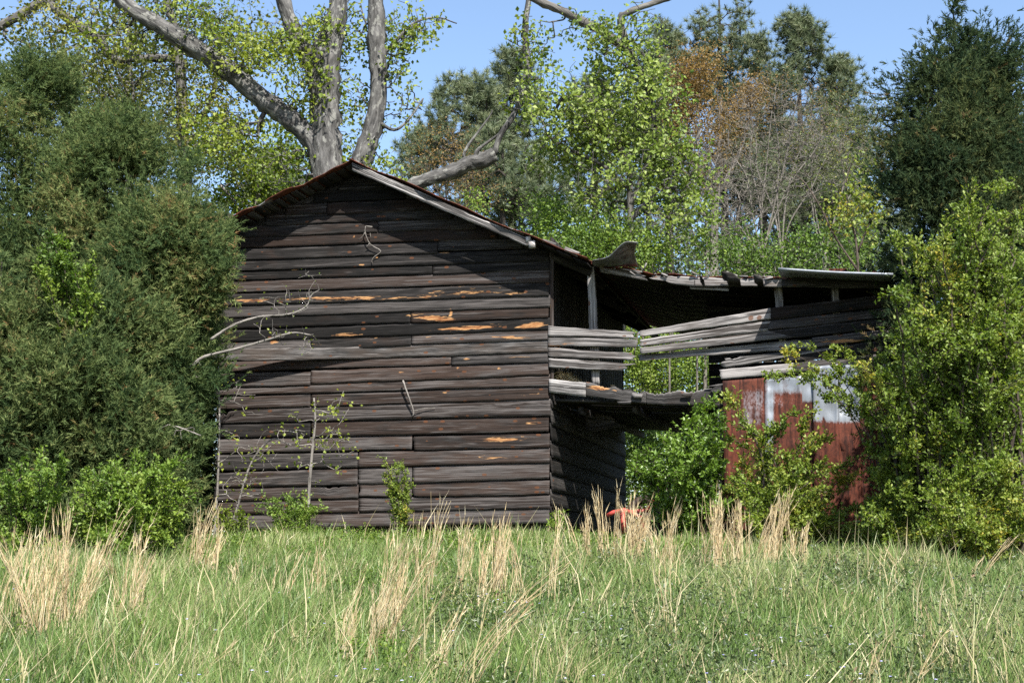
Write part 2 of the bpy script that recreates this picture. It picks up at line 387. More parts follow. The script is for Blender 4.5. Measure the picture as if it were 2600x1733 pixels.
def plain(name, c, rough=0.6, metal=0.0, var=0.25, sc=20.0):
    m, n, l, p = mat(name)
    tc = n.new("ShaderNodeTexCoord"); f = noise(n, l, tc.outputs["Object"], sc, 5, 0.65)
    r = ramp(n, [(0.3, tuple(x * (1 - var) for x in c)), (0.7, tuple(min(1, x * (1 + var)) for x in c))]); l.new(f, r.inputs[0])
    l.new(r.outputs[0], p.inputs["Base Color"]); p.inputs["Roughness"].default_value = rough; p.inputs["Metallic"].default_value = metal
    bu = n.new("ShaderNodeBump"); bu.inputs["Distance"].default_value = 0.02; bu.inputs["Strength"].default_value = 0.5; l.new(f, bu.inputs["Height"]); l.new(bu.outputs[0], p.inputs["Normal"])
    return m
M['red_paint'] = plain("faded_red_paint", (0.36, 0.05, 0.038), 0.55, 0, 0.5)
M['iron'] = plain("dark_rusty_iron", (0.035, 0.022, 0.017), 0.7, 0.2, 0.5)
M['stone_pink'] = plain("pink_quartz_stone", (0.26, 0.17, 0.13), 0.85, 0, 0.45, 9)
M['stone_white'] = plain("whitish_stone", (0.34, 0.30, 0.23), 0.85, 0, 0.4, 9)
M['stone_grey'] = plain("lichen_grey_stone", (0.17, 0.165, 0.155), 0.9, 0, 0.4, 12)
M['stone_tan'] = plain("orange_tan_stone", (0.22, 0.13, 0.06), 0.9, 0, 0.45, 9)
M['hay'] = M['straw']

# ------------------------------------------------------------------ ground
def make_ground():
    xs = np.concatenate([np.linspace(-300, -30, 14), np.linspace(-28, 28, 141), np.linspace(30, 300, 14)])
    ys = np.concatenate([np.linspace(-60, 2, 12), np.linspace(3, 30, 109), np.linspace(32, 400, 30)])
    X, Y = np.meshgrid(xs, ys); Z = zg(X, Y)
    V = np.stack([X, Y, Z], -1).reshape(-1, 3); nx = len(xs); i = (np.arange(len(ys) - 1)[:, None] * nx + np.arange(nx - 1)[None])
    Q = np.stack([i, i + 1, i + nx + 1, i + nx], -1).reshape(-1, 4)
    g = Geo(); g.add(V, Q); g.build("ground", M['ground'], smooth=True, kind="structure")
make_ground()

# ------------------------------------------------------------------ barn frame of reference
YAW = math.atan(3500.0 / 13400.0)
RV = np.array([math.cos(YAW), -math.sin(YAW), 0.0])    # along the front wall, to the right
BV = np.array([math.sin(YAW), math.cos(YAW), 0.0])     # back along the side wall
UPV = np.array([0, 0, 1.0])
C0 = at(1398, 1326, 20.0)                               # bottom of the right front corner
def front(px, py, v=0.0):
    """pixel -> point on the plane parallel to the front wall, v metres behind it"""
    r = ray(px, py); o = C0 + BV * v
    return EYE + r * (np.dot(o - EYE, BV) / np.dot(r, BV))
def loc(P):
    d = np.asarray(P) - C0; return np.array([d @ RV, d @ BV, d[..., 2]])
def wpt(u, v, z): return C0 + RV * u + BV * v + UPV * z    # u to the right, v back, z above the sill

def board(g, TL, TR, BR, BL, nrm, thick=0.022, out_top=0.0, out_bot=0.0, step=0.045, nw=5, wane=0.004, jagL=0.0, jagR=0.0,
          bow=None, bares=(), tint=None, notch=()):
    """one plank as a fine grid: wavering edges, ragged ends, given four corners; nrm points to the viewer"""
    TL, TR, BR, BL = [np.asarray(a, float) for a in (TL, TR, BR, BL)]
    length = np.linalg.norm(TR - TL); nl = max(3, int(length / step)); width = np.linalg.norm(TL - BL)
    s = np.linspace(0, 1, nl + 1); t = np.linspace(0, 1, nw + 1)
    S, T = np.meshgrid(s, t, indexing='ij'); sd = RNG.random() * 100
    top = TL + (TR - TL) * s[:, None]; bot = BL + (BR - BL) * s[:, None]
    upd = unit(TL - BL)
    def wav(k, amp):
        q = s * length
        return amp * (np.sin(q * 2.1 + sd + k) + 0.7 * np.sin(q * 5.3 + sd * 1.7 + k) + 0.5 * np.sin(q * 13.1 + sd * 2.3 - k) + 0.35 * np.sin(q * 31 + sd * 3.1) )
    top = top + upd * (wav(0.3, wane))[:, None]; bot = bot + upd * (wav(2.2, wane))[:, None]
    for (c, wd, dp, side) in notch:      # bites out of the top (+1) or bottom (-1) edge, in fractions of the length
        k = np.clip(1 - np.abs(s - c) / wd, 0, 1)[:, None] ** 0.6 * dp * (0.45 + 0.75 * RNG.random((nl + 1, 1)))
        if side > 0: top = top - upd * k
        else: bot = bot + upd * k
    P = bot[:, None] + (top - bot)[:, None] * T[..., None]
    ld = unit(TR - TL)
    if jagL or jagR:
        jl = RNG.random(nw + 1); jr = RNG.random(nw + 1)
        offL = np.clip(1 - S * length / 0.35, 0, 1) * jl[None] * jagL; offR = np.clip(1 - (1 - S) * length / 0.35, 0, 1) * jr[None] * jagR
        P = P + ld * (offL - offR)[..., None]
    off = out_bot + (out_top - out_bot) * T
    if bow is not None: off = off + bow(S)
    Pf = P + nrm * (off + 0.0)[..., None]
    Pb = Pf - nrm * thick
    px, py = proj(Pf); bare = np.zeros(S.shape)
    for (cx, cy, rx, ry, st_, sl_) in bares:
        dx = (px - cx); dy = py - cy - sl_ * dx
        bare = np.maximum(bare, st_ * np.clip(1.35 - np.sqrt((dx / rx) ** 2 + (dy / ry) ** 2), 0, 1))
    grain = np.stack([S * length + sd, T * width + sd * 0.37, np.full(S.shape, sd)], -1)
    n1 = nw + 1; N = (nl + 1) * n1
    V = np.concatenate([Pf.reshape(-1, 3), Pb.reshape(-1, 3)]); i = np.arange(nl)[:, None] * n1 + np.arange(nw)[None]
    Qf = np.stack([i, i + n1, i + n1 + 1, i + 1], -1).reshape(-1, 4); Qb = Qf[:, ::-1] + N
    a = np.arange(nl) * n1; e1 = np.stack([a, a + N, a + n1 + N, a + n1], 1)
    a = a + nw; e2 = np.stack([a, a + n1, a + n1 + N, a + N], 1)
    a = np.arange(nw); e3 = np.stack([a, a + 1, a + 1 + N, a + N], 1)
    a = a + nl * n1; e4 = np.stack([a, a + N, a + 1 + N, a + 1], 1)
    g.add(V, np.concatenate([Qf, Qb, e1, e2, e3, e4]), grain=np.concatenate([grain.reshape(-1, 3)] * 2), bare=np.concatenate([bare.ravel()] * 2), edge=np.concatenate([T.ravel()] * 2),
          tint=RNG.random() if tint is None else tint)

NF = -BV
# lines between the planks of the gable wall: (y at x=690 or 640, y at x=1392)
LX, RX = 640.0, 1392.0
ROWS = [(440, 402), (468, 430), (495, 458), (522, 487), (549, 516), (575, 545), (600, 573), (628, 601), (656, 629), (684, 657), (711, 685), (742, 717),
        (771, 749), (804, 779), (834, 807), (862, 835), (890, 865), (919, 894), (945, 921), (979, 952), (1005, 982), (1036, 1012), (1073, 1055), (1113, 1097),
        (1152, 1137), (1195, 1176), (1231, 1218), (1267, 1253), (1303, 1286), (1341, 1326)]
SEAMS = {7: [1112], 12: [], 13: [1043], 14: [], 15: [789, 1045], 16: [], 17: [1146], 18: [789], 19: [], 20: [789], 21: [], 22: [789], 23: [1047], 24: [909], 25: [909, 1047], 26: [911, 1047], 27: [911], 28: [], 9: [1098], 5: [960], 3: [830]}
BARES = [(880, 757, 270, 7, 0.75, -0.012), (1180, 742, 160, 8, 0.62, -0.02), (1080, 752, 30, 4, 0.9, 0), (1200, 726, 150, 5, 0.5, -0.03), (1310, 744, 70, 7, 0.6, 0),
         (1105, 808, 75, 8, 1.0, 0.10), (1146, 792, 5, 14, 1.0, 0), (1190, 832, 120, 6, 1.0, -0.06), (1350, 826, 45, 8, 1.1, -0.1), (1290, 855, 90, 6, 0.75, 0.03), (1100, 857, 120, 5, 0.5, 0),
         (695, 867, 15, 6, 0.95, -0.1), (880, 849, 60, 6, 0.75, -0.03), (790, 874, 50, 4, 0.5, 0), (950, 860, 20, 6, 0.6, 0), (1185, 911, 12, 6, 0.7, 0), (1320, 905, 70, 6, 0.5, 0),
         (1345, 1003, 50, 5, 0.65, -0.15), (1130, 1115, 90, 8, 0.3, 0), (1270, 1115, 75, 7, 0.9, 0.0), (1350, 1111, 30, 5, 0.75, 0.1), (1240, 1159, 75, 5, 0.85, 0.0), (1350, 1073, 40, 4, 0.7, -0.1),
         (870, 1126, 40, 8, 0.4, 0), (640, 1095, 60, 10, 0.4, 0), (860, 1300, 90, 6, 0.5, -0.08), (700, 612, 40, 4, 0.4, 0), (640, 763, 60, 6, 0.9, 0), (780, 655, 60, 5, 0.45, 0), (1130, 640, 30, 8, 0.5, 0),
         (785, 613, 5, 5, 0.9, 0), (823, 621, 7, 5, 0.9, 0), (898, 600, 5, 5, 0.9, 0), (958, 651, 5, 5, 0.9, 0), (920, 672, 8, 5, 0.9, 0), (750, 686, 14, 4, 0.8, 0), (912, 657, 8, 4, 0.7, 0),
         (1268, 935, 7, 5, 0.95, 0), (1163, 935, 7, 5, 0.8, 0), (1020, 944, 25, 4, 0.7, 0), (1330, 944, 8, 5, 0.6, 0), (1212, 973, 7, 5, 0.7, 0), (1155, 984, 7, 5, 0.6, 0), (1130, 997, 8, 5, 0.8, 0)]

barn = thing("barn", "tall dark weathered plank barn with a gable wall and low pitched rusty tin roof", "barn", C0)
APEX = front(893, 404, -0.45); EL = front(548, 566, -0.45); ER = front(1492, 657, -0.45)
aL, aEL, aER = loc(APEX), loc(EL), loc(ER)
def roof_z(u):
    if u < aL[0]: return aEL[2] + (aL[2] - aEL[2]) * (u - aEL[0]) / (aL[0] - aEL[0])
    return aL[2] + (aER[2] - aL[2]) * (u - aL[0]) / (aER[0] - aL[0])
uL = loc(front(549, 1335))[0]
DEP = 6.2
def line_px(k, x):
    l_, r_ = ROWS[k]; return l_ + (r_ - l_) * (x - LX) / (RX - LX)
g = Geo()
for k in range(len(ROWS) - 1):
    xs = [548 + RNG.normal() * 4] + SEAMS.get(k, []) + [1395.5 + RNG.normal() * 1.2]
    for a_, b_ in zip(xs[:-1], xs[1:]):
        gap = {10: 4.5, 21: 2.5, 22: 3.5, 23: 5.0, 24: 4.5, 19: 3.0, 17: 3.0}.get(k, 0.0)
        dy = RNG.normal() * 0.7; tl_, tr_ = RNG.normal() * 1.3, RNG.normal() * 1.3
        gt, gb = 0.0, gap + RNG.random() * 1.0
        if len(xs) > 2: gb += RNG.random() * 1.5; dy += RNG.normal() * 0.9
        def corner(x, kk, d):
            p = front(x, line_px(kk, x) + d); return p
        # keep under the roof
        pts = [corner(a_ + 0.6, k, gt + dy + tl_), corner(b_ - 0.6, k, gt + dy + tr_), corner(b_ - 0.6, k + 1, -gb + dy + 3.0 + tr_), corner(a_ + 0.6, k + 1, -gb + dy + 3.0 + tl_)]
        if k <= 7:                                # planks cut to the slope of the roof
            zt = loc(pts[0])[2]; lim = []
            for q in (pts[3], pts[2]): lim.append(loc(q))
            zz = max(loc(pts[3])[2], 0)
            uA = loc(pts[0])[0]; uB = loc(pts[1])[0]
            us = np.linspace(uA, uB, 200); ok = np.array([roof_z(u_) - 0.11 > (loc(pts[3])[2] + loc(pts[0])[2]) * 0.5 + (loc(pts[2])[2] - loc(pts[3])[2]) * (u_ - uA) / (uB - uA + 1e-6) for u_ in us])
            if ok.sum() < 6: continue
            f0 = (us[ok][0] - uA) / (uB - uA); f1 = (us[ok][-1] - uA) / (uB - uA)
            p = pts; pts = [p[0] + (p[1] - p[0]) * f0, p[0] + (p[1] - p[0]) * f1, p[3] + (p[2] - p[3]) * f1, p[3] + (p[2] - p[3]) * f0]
        bow = None
        if k == 16: bow = lambda S: 0.36 * np.clip(1 - S / 0.5, 0, 1) ** 1.3
        nt_ = ()
        if k == 26 and a_ < 600: nt_ = [(0.83, 0.12, 0.06, 1)]
        if k == 17 and a_ < 600: nt_ = [(0.88, 0.09, 0.035, 1)]
        if k == 21 and a_ < 600: nt_ = [(0.02, 0.05, 0.12, 1)]
        tg = g if k != 16 else Geo()
        board(tg, *pts, NF, out_top=0.004, out_bot=0.019 + RNG.random() * 0.007, bow=bow, bares=BARES, notch=nt_, wane=0.0022 + 0.003 * RNG.random() ** 3,
              tint=0.22 if k == 16 else (RNG.random() * 0.55 if k < 10 else RNG.random() * 0.8 if k < 15 else 0.3 + 0.7 * RNG.random()), jagL=0.03 if k > 18 else 0.01)
        if k == 16: tg.build("bowed_plank", M['grey_wood'], barn)
g.build("siding", M['siding'], barn)

# side wall: lower storey lap siding, upper storey vertical planks; back and left walls of rough planks
g = Geo(); z = -0.02
zfl = loc(front(1398, 1000))[2]
while z < zfl + 0.05:
    h = 0.235 + RNG.random() * 0.01
    board(g, wpt(0, 0.02, z + h + 0.02), wpt(0, DEP, z + h + 0.03), wpt(0, DEP, z + 0.01), wpt(0, 0.02, z), RV, out_top=0.006, out_bot=0.03, step=0.12, nw=3)
    z += h
z0 = zfl + 0.27; vv = 0.14
while vv < DEP - 0.2:
    wd = 0.17 + RNG.random() * 0.05
    board(g, wpt(-0.01, vv, 4.25), wpt(-0.01, vv, z0), wpt(-0.01, vv + wd - 0.015, z0), wpt(-0.01, vv + wd - 0.015, 4.25), RV, out_top=0.02, out_bot=0.02, step=0.3, nw=2)
    vv += wd
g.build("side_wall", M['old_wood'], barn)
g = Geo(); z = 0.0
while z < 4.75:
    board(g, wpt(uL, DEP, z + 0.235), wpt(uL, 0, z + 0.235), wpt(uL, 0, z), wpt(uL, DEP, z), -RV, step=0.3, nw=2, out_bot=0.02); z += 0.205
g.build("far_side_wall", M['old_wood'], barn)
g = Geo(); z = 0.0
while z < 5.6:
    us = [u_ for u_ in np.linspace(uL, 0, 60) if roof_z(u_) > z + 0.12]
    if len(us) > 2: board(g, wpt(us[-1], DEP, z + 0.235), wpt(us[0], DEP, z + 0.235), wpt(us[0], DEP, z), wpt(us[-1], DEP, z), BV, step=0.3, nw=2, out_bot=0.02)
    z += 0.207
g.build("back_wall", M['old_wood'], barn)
# corner boards and sill logs
g = Geo()
tp = loc(front(1388, 640))[2]; bp = loc(front(1388, 1000))[2]
board(g, wpt(0.0, 0.02, bp), wpt(0.0, 0.02, tp), wpt(0.058, 0.02, tp), wpt(0.058, 0.02, bp), NF, step=0.1, nw=2, out_top=0.012, out_bot=0.012, bares=[(1394, 780, 8, 40, 0.5, 0)])
g.build("corner_board", M['siding'], barn)
g = Geo()
tube(g, [wpt(uL + 0.1, 0.22, -0.02), wpt(-0.02, 0.22, -0.04)], 0.11, 8)
tube(g, [wpt(-0.14, 0.1, -0.02), wpt(-0.14, DEP, -0.02)], 0.11, 8)
g.build("sill_log", M['old_wood'], barn)

# roof: corrugated tin over plank sheathing
def roof_slope(g, ua, za, ub, zb, v0, v1, nu=26, nv=120, th=0.012, seed=1, ragged=0.03):
    s = np.linspace(0, 1, nu + 1); v = np.linspace(v0, v1, nv + 1)
    S, V_ = np.meshgrid(s, v, indexing='ij')
    ed = np.clip(1 - (V_ - v0) / 0.4, 0, 1)
    vv_ = V_ + ed * ragged * np.sin(S * 17 + seed) + ed * ragged * 0.7 * np.sin(S * 41 + seed * 2)
    z_ = za + (zb - za) * S + 0.012 * np.sin(V_ * 2 * math.pi / 0.16) + 0.014 * np.sin(S * 9 + seed) * ed + 0.012 * np.sin(S * 23 + seed * 3) * ed - 0.05 * np.sin(S * 3.14) * (0.5 + 0.5 * np.sin(V_ * 0.7))
    u_ = ua + (ub - ua) * S
    P = C0 + RV * u_[..., None] + BV * vv_[..., None] + UPV * z_[..., None]
    N = (nu + 1) * (nv + 1); n1 = nv + 1
    i = np.arange(nu)[:, None] * n1 + np.arange(nv)[None]
    Q = np.stack([i, i + n1, i + n1 + 1, i + 1], -1).reshape(-1, 4)
    a = np.arange(nu) * n1; e1 = np.stack([a, a + N, a + n1 + N, a + n1], 1)
    bare = np.where(snoise(P, 1.6, seed) > 0.75, 0.5, 0.05)
    g.add(np.concatenate([P.reshape(-1, 3), (P - UPV * th).reshape(-1, 3)]), np.concatenate([Q, Q[:, ::-1] + N, e1]), bare=np.concatenate([bare.ravel()] * 2), tint=0.5, grain=np.zeros((2 * N, 3)))
roof = Geo()
roof_slope(roof, aL[0] + 0.02, aL[2], aEL[0] - 0.1, aEL[2] - 0.05, -0.47, DEP + 0.4, seed=3)
roof_slope(roof, aL[0] - 0.02, aL[2] + 0.01, aER[0], aER[2], -0.47, DEP + 0.4, seed=5)
rob = roof.build("roof", M['roof_tin'], barn)
g = Geo()        # sheathing laid along the ridge direction, seen from below on the left
for (ua, za, ub, zb, sd) in ((aL[0], aL[2], aEL[0], aEL[2], 1), (aL[0], aL[2], aER[0], aER[2], 2)):
    n_ = 15; dv = unit(np.array([ub - ua, zb - za])); dn = np.array([-dv[1], dv[0]]);
    if dn[1] > 0: dn = -dn
    nn = RV * dn[0] + UPV * dn[1]; Lr = math.hypot(ub - ua, zb - za)
    for i in range(n_):
        a0 = Lr * i / n_ + 0.015; a1 = Lr * (i + 1) / n_ - 0.012 - RNG.random() * 0.02; v0 = -0.40 + RNG.random() * 0.05
        def pp(a_, v_): return wpt(ua + dv[0] * a_, v_, za + dv[1] * a_ - 0.045)
        board(g, pp(a0, v0), pp(a0, DEP + 0.3), pp(a1, DEP + 0.3), pp(a1, v0), nn, step=0.5, nw=2, thick=0.02, out_top=0.02, out_bot=0.02)
g.build("sheathing", M['old_wood'], rob)
g = Geo()        # rafters under the sheathing at the rake
for v_ in (-0.02, 1.0, 2.0, 3.0, 4.0, 5.0):
    for (ue, ze) in ((aEL[0], aEL[2]), (aER[0], aER[2])):
        c = wpt((aL[0] + ue) / 2, v_ + 0.06, (aL[2] + ze) / 2 - 0.13); d = unit(wpt(ue, v_, ze) - wpt(aL[0], v_, aL[2]))
        box(g, c, (np.linalg.norm(wpt(ue, v_, ze) - wpt(aL[0], v_, aL[2])) / 2 - 0.05, 0.03, 0.055), (d, BV, np.cross(d, BV)))
g.build("rafter", M['old_wood'], rob)
g = Geo()        # pale rake board along the right slope, with its broken end block
board(g, front(894, 413, -0.44), front(1352, 610, -0.44), front(1343, 627, -0.44), front(894, 433, -0.44), NF, thick=0.03, step=0.04, nw=4, wane=0.004, jagR=0.05, tint=0.3, notch=[(0.55, 0.05, 0.012, 1), (0.7, 0.07, 0.012, 1)])
g.build("rake_board", M['pale_wood'], barn)
g = Geo()
box(g, front(1352, 621, -0.40), (0.045, 0.05, 0.05), (RV, BV, UPV)); box(g, front(1342, 608, -0.42), (0.035, 0.03, 0.04), (RV, BV, UPV))
g.build("purlin_end", M['pale_wood'], barn)
g = Geo()
board(g, front(1378, 607, -0.42), front(1412, 618, -0.42), front(1411, 622, -0.42), front(1376, 612, -0.42), NF, thick=0.02, nw=2)
g.build("rake_board", M['grey_wood'], barn); g = Geo()
board(g, front(1436, 627, -0.43), front(1474, 641, -0.43), front(1468, 651, -0.43), front(1433, 636, -0.43), NF, thick=0.03, nw=3, jagR=0.03)
g.build("rake_board", M['grey_wood'], barn)
def stone(name, px, py, rx, ry, Yv, m, parent=None, label=None, cat=None, group=None, seed=1, depth=None, world=None):
    c = front(px, py, Yv) if world is None else world
    k = 20.0 / F * (np.linalg.norm(c - EYE) / 20.0)
    a = np.linspace(0, 2 * math.pi, 15)[:-1]; b = np.linspace(0, math.pi, 9)
    A, B = np.meshgrid(a, b, indexing='ij')
    D = np.stack([np.cos(A) * np.sin(B), np.sin(A) * np.sin(B), np.cos(B)], -1)
    r = 1 + 0.16 * snoise(D, 2.0, seed) + 0.1 * snoise(D, 4.5, seed + 5)
    D2 = np.sign(D) * np.abs(D) ** 0.75
    P = c + D2 * r[..., None] * np.array([rx * k, depth or (rx * k * 0.8), ry * k])
    n1 = 9; i = (np.arange(14)[:, None]) * n1 + np.arange(8)[None]; j = ((np.arange(14) + 1) % 14)[:, None] * n1 + np.arange(8)[None]
    Q = np.stack([i, i + 1, j + 1, j], -1).reshape(-1, 4)
    gg = Geo(); gg.add(P.reshape(-1, 3), Q)
    return gg.build(name, m, parent, label=label, cat=cat, group=group)
stone("foundation_stone", 855, 1356, 22, 19, 0.15, M['stone_pink'], barn, seed=2)
stone("foundation_stone", 889, 1355, 16, 20, 0.10, M['stone_white'], barn, seed=9)
stone("foundation_stone", 1397, 1350, 11, 24, 0.1, M['stone_pink'], barn, seed=12)
stone("foundation_stone", 1120, 1358, 24, 22, 0.25, M['stone_grey'], barn, seed=15)
stone("foundation_stone", 610, 1366, 26, 22, 0.2, M['stone_tan'], barn, seed=16)
for (px, py, rx, ry, v, m, sd, lab) in ((815, 1366, 24, 13, -0.35, 'stone_tan', 3, "flat brown rock in the grass just before the two barn foundation stones"),
        (712, 1381, 30, 14, -0.55, 'stone_grey', 4, "low grey lichen rock lying in grass before the barn wall"),
        (625, 1384, 40, 12, -0.5, 'stone_tan', 6, "long orange tan rock in grass near the barn's left corner")):
    stone("rock", px, py, rx, ry, v, M[m], None, lab, "rock", "rocks along the foot of the barn", sd)

# ------------------------------------------------------------------ lean-to shed on the right
shed = thing("lean_to_shed", "sagging half collapsed plank lean-to with a loft, open bay and rusty metal cladding", "shed", wpt(0.3, 0, 0))
SV = -0.03
def fb(g, q, v=SV, **k):
    board(g, *[front(x, y, v) for (x, y) in q], NF, **k)
def planks(lst, name, m, parent, v=SV, **kw):
    for q, k in lst:
        g = Geo(); fb(g, q, v=k.pop('v', v), **{**kw, **k}); g.build(name, m, parent)
SB = [(1395, 877, 50, 8, 0.75, 0.02), (1440, 872, 40, 4, 0.7, 0), (2130, 866, 90, 7, 0.8, -0.03), (2180, 880, 50, 4, 0.5, -0.03), (2190, 822, 6, 5, 0.8, 0), (1918, 824, 6, 5, 0.7, 0), (1960, 858, 6, 5, 0.7, 0), (1415, 838, 40, 10, 0.35, 0)]
planks([  # left boards nailed to the barn corner, broken off at their right ends
    ([(1392, 827), (1618, 842), (1623, 859), (1392, 853)], dict(jagR=0.10)),
    ([(1392, 855), (1622, 861), (1622, 882), (1392, 878)], dict(jagR=0.05)),
    ([(1392, 882), (1618, 897), (1620, 916), (1393, 905)], dict(jagR=0.10)),
    ([(1393, 908), (1655, 926), (1600, 943), (1394, 933)], dict(jagR=0.3, tint=0.8)),
], "loft_board", M['grey_wood'], shed, out_bot=0.012, bares=SB)
planks([  # brownish boards; the dark wood also paints in the deep shade here
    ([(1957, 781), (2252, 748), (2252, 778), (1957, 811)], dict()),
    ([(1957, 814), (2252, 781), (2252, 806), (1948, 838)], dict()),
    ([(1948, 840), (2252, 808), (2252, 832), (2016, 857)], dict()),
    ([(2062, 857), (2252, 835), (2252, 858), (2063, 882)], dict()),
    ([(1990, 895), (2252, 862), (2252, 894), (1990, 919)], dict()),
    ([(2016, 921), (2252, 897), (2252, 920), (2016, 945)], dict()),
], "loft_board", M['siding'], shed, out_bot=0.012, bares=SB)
planks([  # right boards, swung down at their left ends
    ([(1616, 842), (1957, 781), (1957, 811), (1621, 854)], dict(jagL=0.06)),
    ([(1622, 862), (1957, 814), (1948, 838), (1622, 881)], dict(jagL=0.04)),
    ([(1622, 882), (1948, 840), (2016, 856), (1623, 899)], dict(jagL=0.04)),
    ([(1616, 899), (2061, 860), (2061, 884), (1616, 915)], dict(jagL=0.05, out_top=-0.02, v=0.03)),
    ([(1826, 911), (1992, 893), (2190, 874), (1827, 935)], dict(jagL=0.12, notch=[(0.2, 0.1, 0.03, 1)])),
    ([(1826, 939), (2016, 921), (2016, 945), (1827, 963)], dict(jagL=0.03)),
    ([(1790, 981), (1838, 972), (1836, 998), (1800, 1000)], dict(jagL=0.2)),
], "loft_board", M['grey_wood'], shed, out_bot=0.012, bares=SB)
# floor beam of the loft with its rotten top
g = Geo()
fb(g, [(1394, 962), (1487, 970), (1487, 1006), (1394, 995)], v=-0.05, nw=5, tint=0.56)
g.build("loft_beam", M['pale_wood'], shed)
g = Geo()
fb(g, [(1487, 970), (1640, 993), (1640, 1024), (1487, 1005)], v=0.0, nw=6, step=0.02, wane=0.004, notch=[(0.3, 0.15, 0.05, 1), (0.62, 0.12, 0.04, 1), (0.85, 0.1, 0.05, 1)], bares=[(1520, 985, 35, 8, 0.9, 0.1), (1560, 990, 20, 5, 0.7, 0)])
fb(g, [(1640, 993), (1840, 985), (1840, 1036), (1640, 1024)], v=0.02, nw=6, step=0.02, wane=0.004, notch=[(0.2, 0.2, 0.06, 1), (0.6, 0.15, 0.05, 1)])
fb(g, [(1568, 1018), (1602, 1018), (1601, 1025), (1568, 1025)], v=-0.05, nw=2)
fb(g, [(1604, 996), (1632, 998), (1628, 1010), (1604, 1010)], v=-0.04, nw=2, jagL=0.04)
fb(g, [(1731, 999), (1758, 996), (1756, 1004), (1731, 1004)], v=-0.04, nw=2)
g.build("loft_beam", M['grey_wood'], shed)
zF = loc(front(1600, 1022))[2]
UR = loc(front(2252, 900))[0]
g = Geo(); v_ = 0.08
while v_ < DEP - 0.2:
    wd = 0.2 + RNG.random() * 0.04
    if RNG.random() > 0.05:
        def fz(u_, v_): return zF - 0.06 * math.sin(3.14 * min(max(u_, 0), 3.0) / 3.0) * max(0, 1 - v_ / 3) + 0.03 * v_ - 0.0
        board(g, wpt(0.05, v_, fz(0, v_) + 0.1), wpt(UR, v_, fz(UR, v_) + 0.02), wpt(UR, v_ + wd - 0.01, fz(UR, v_) + 0.02), wpt(0.05, v_ + wd - 0.01, fz(0, v_) + 0.1), UPV, step=0.3, nw=2, thick=0.03,
              bow=lambda S: -0.07 * np.sin(3.14 * S))
    v_ += wd
for u_ in (0.4, 1.2, 2.0, 2.6):
    jd = unit(BV + UPV * 0.03)
    box(g, wpt(u_, DEP / 2, zF + 0.03), (DEP / 2 - 0.25, 0.03, 0.05), (jd, RV, np.cross(jd, RV)))
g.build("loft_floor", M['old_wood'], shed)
# loose sheathing board hanging under the loft floor
g = Geo(); q = [(1482, 1038), (1560, 1058), (1585, 1082), (1488, 1095)]
board(g, *[front(x, y, 1.2) for x, y in q], NF, thick=0.02, nw=4, jagR=0.15, tint=0.3); g.build("hanging_board", M['grey_wood'], shed)
# posts
def post(px0, py0, px1, py1, wpx, v, m='grey_wood', dep=0.05, tint=None):
    a, b = front(px0, py0, v), front(px1, py1, v); d = unit(b - a); hw = wpx / 2 * 20.0 / F
    g = Geo(); side = unit(RV - d * (RV @ d))
    board(g, a - side * hw, b - side * hw, b + side * hw, a + side * hw, NF, thick=dep * 2, step=0.06, nw=3, tint=tint)
    return g.build("post", M[m], shed)
post(1499, 664, 1512, 975, 19, 0.03, tint=0.9)
post(1506, 1290, 1506, 1035, 6, 4.5, 'old_wood')
post(1974, 722, 1990, 900, 19, 0.05, tint=0.7)
post(2120, 730, 2126, 900, 18, 0.06)
post(1832, 1000, 1832, 1385, 20, 0.05)
post(2250, 720, 2252, 1385, 22, 0.05)
# rear and end walls of the lean-to
g = Geo(); z = zF + 0.05
while z < 3.3:
    board(g, wpt(UR, 0.15, z + 0.2), wpt(UR, DEP, z + 0.2), wpt(UR, DEP, z), wpt(UR, 0.15, z), RV, step=0.3, nw=2, out_bot=0.015); z += 0.215
z = 0
while z < zF:
    board(g, wpt(UR, 0.15, z + 0.2), wpt(UR, DEP, z + 0.2), wpt(UR, DEP, z), wpt(UR, 0.15, z), RV, step=0.3, nw=2, out_bot=0.015); z += 0.205
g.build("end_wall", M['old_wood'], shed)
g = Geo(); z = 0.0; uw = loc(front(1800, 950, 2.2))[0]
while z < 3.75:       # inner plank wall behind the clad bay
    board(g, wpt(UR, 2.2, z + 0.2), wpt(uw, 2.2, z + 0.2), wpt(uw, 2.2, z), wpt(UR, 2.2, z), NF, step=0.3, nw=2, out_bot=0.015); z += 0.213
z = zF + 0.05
g.build("inner_wall", M['old_wood'], shed)
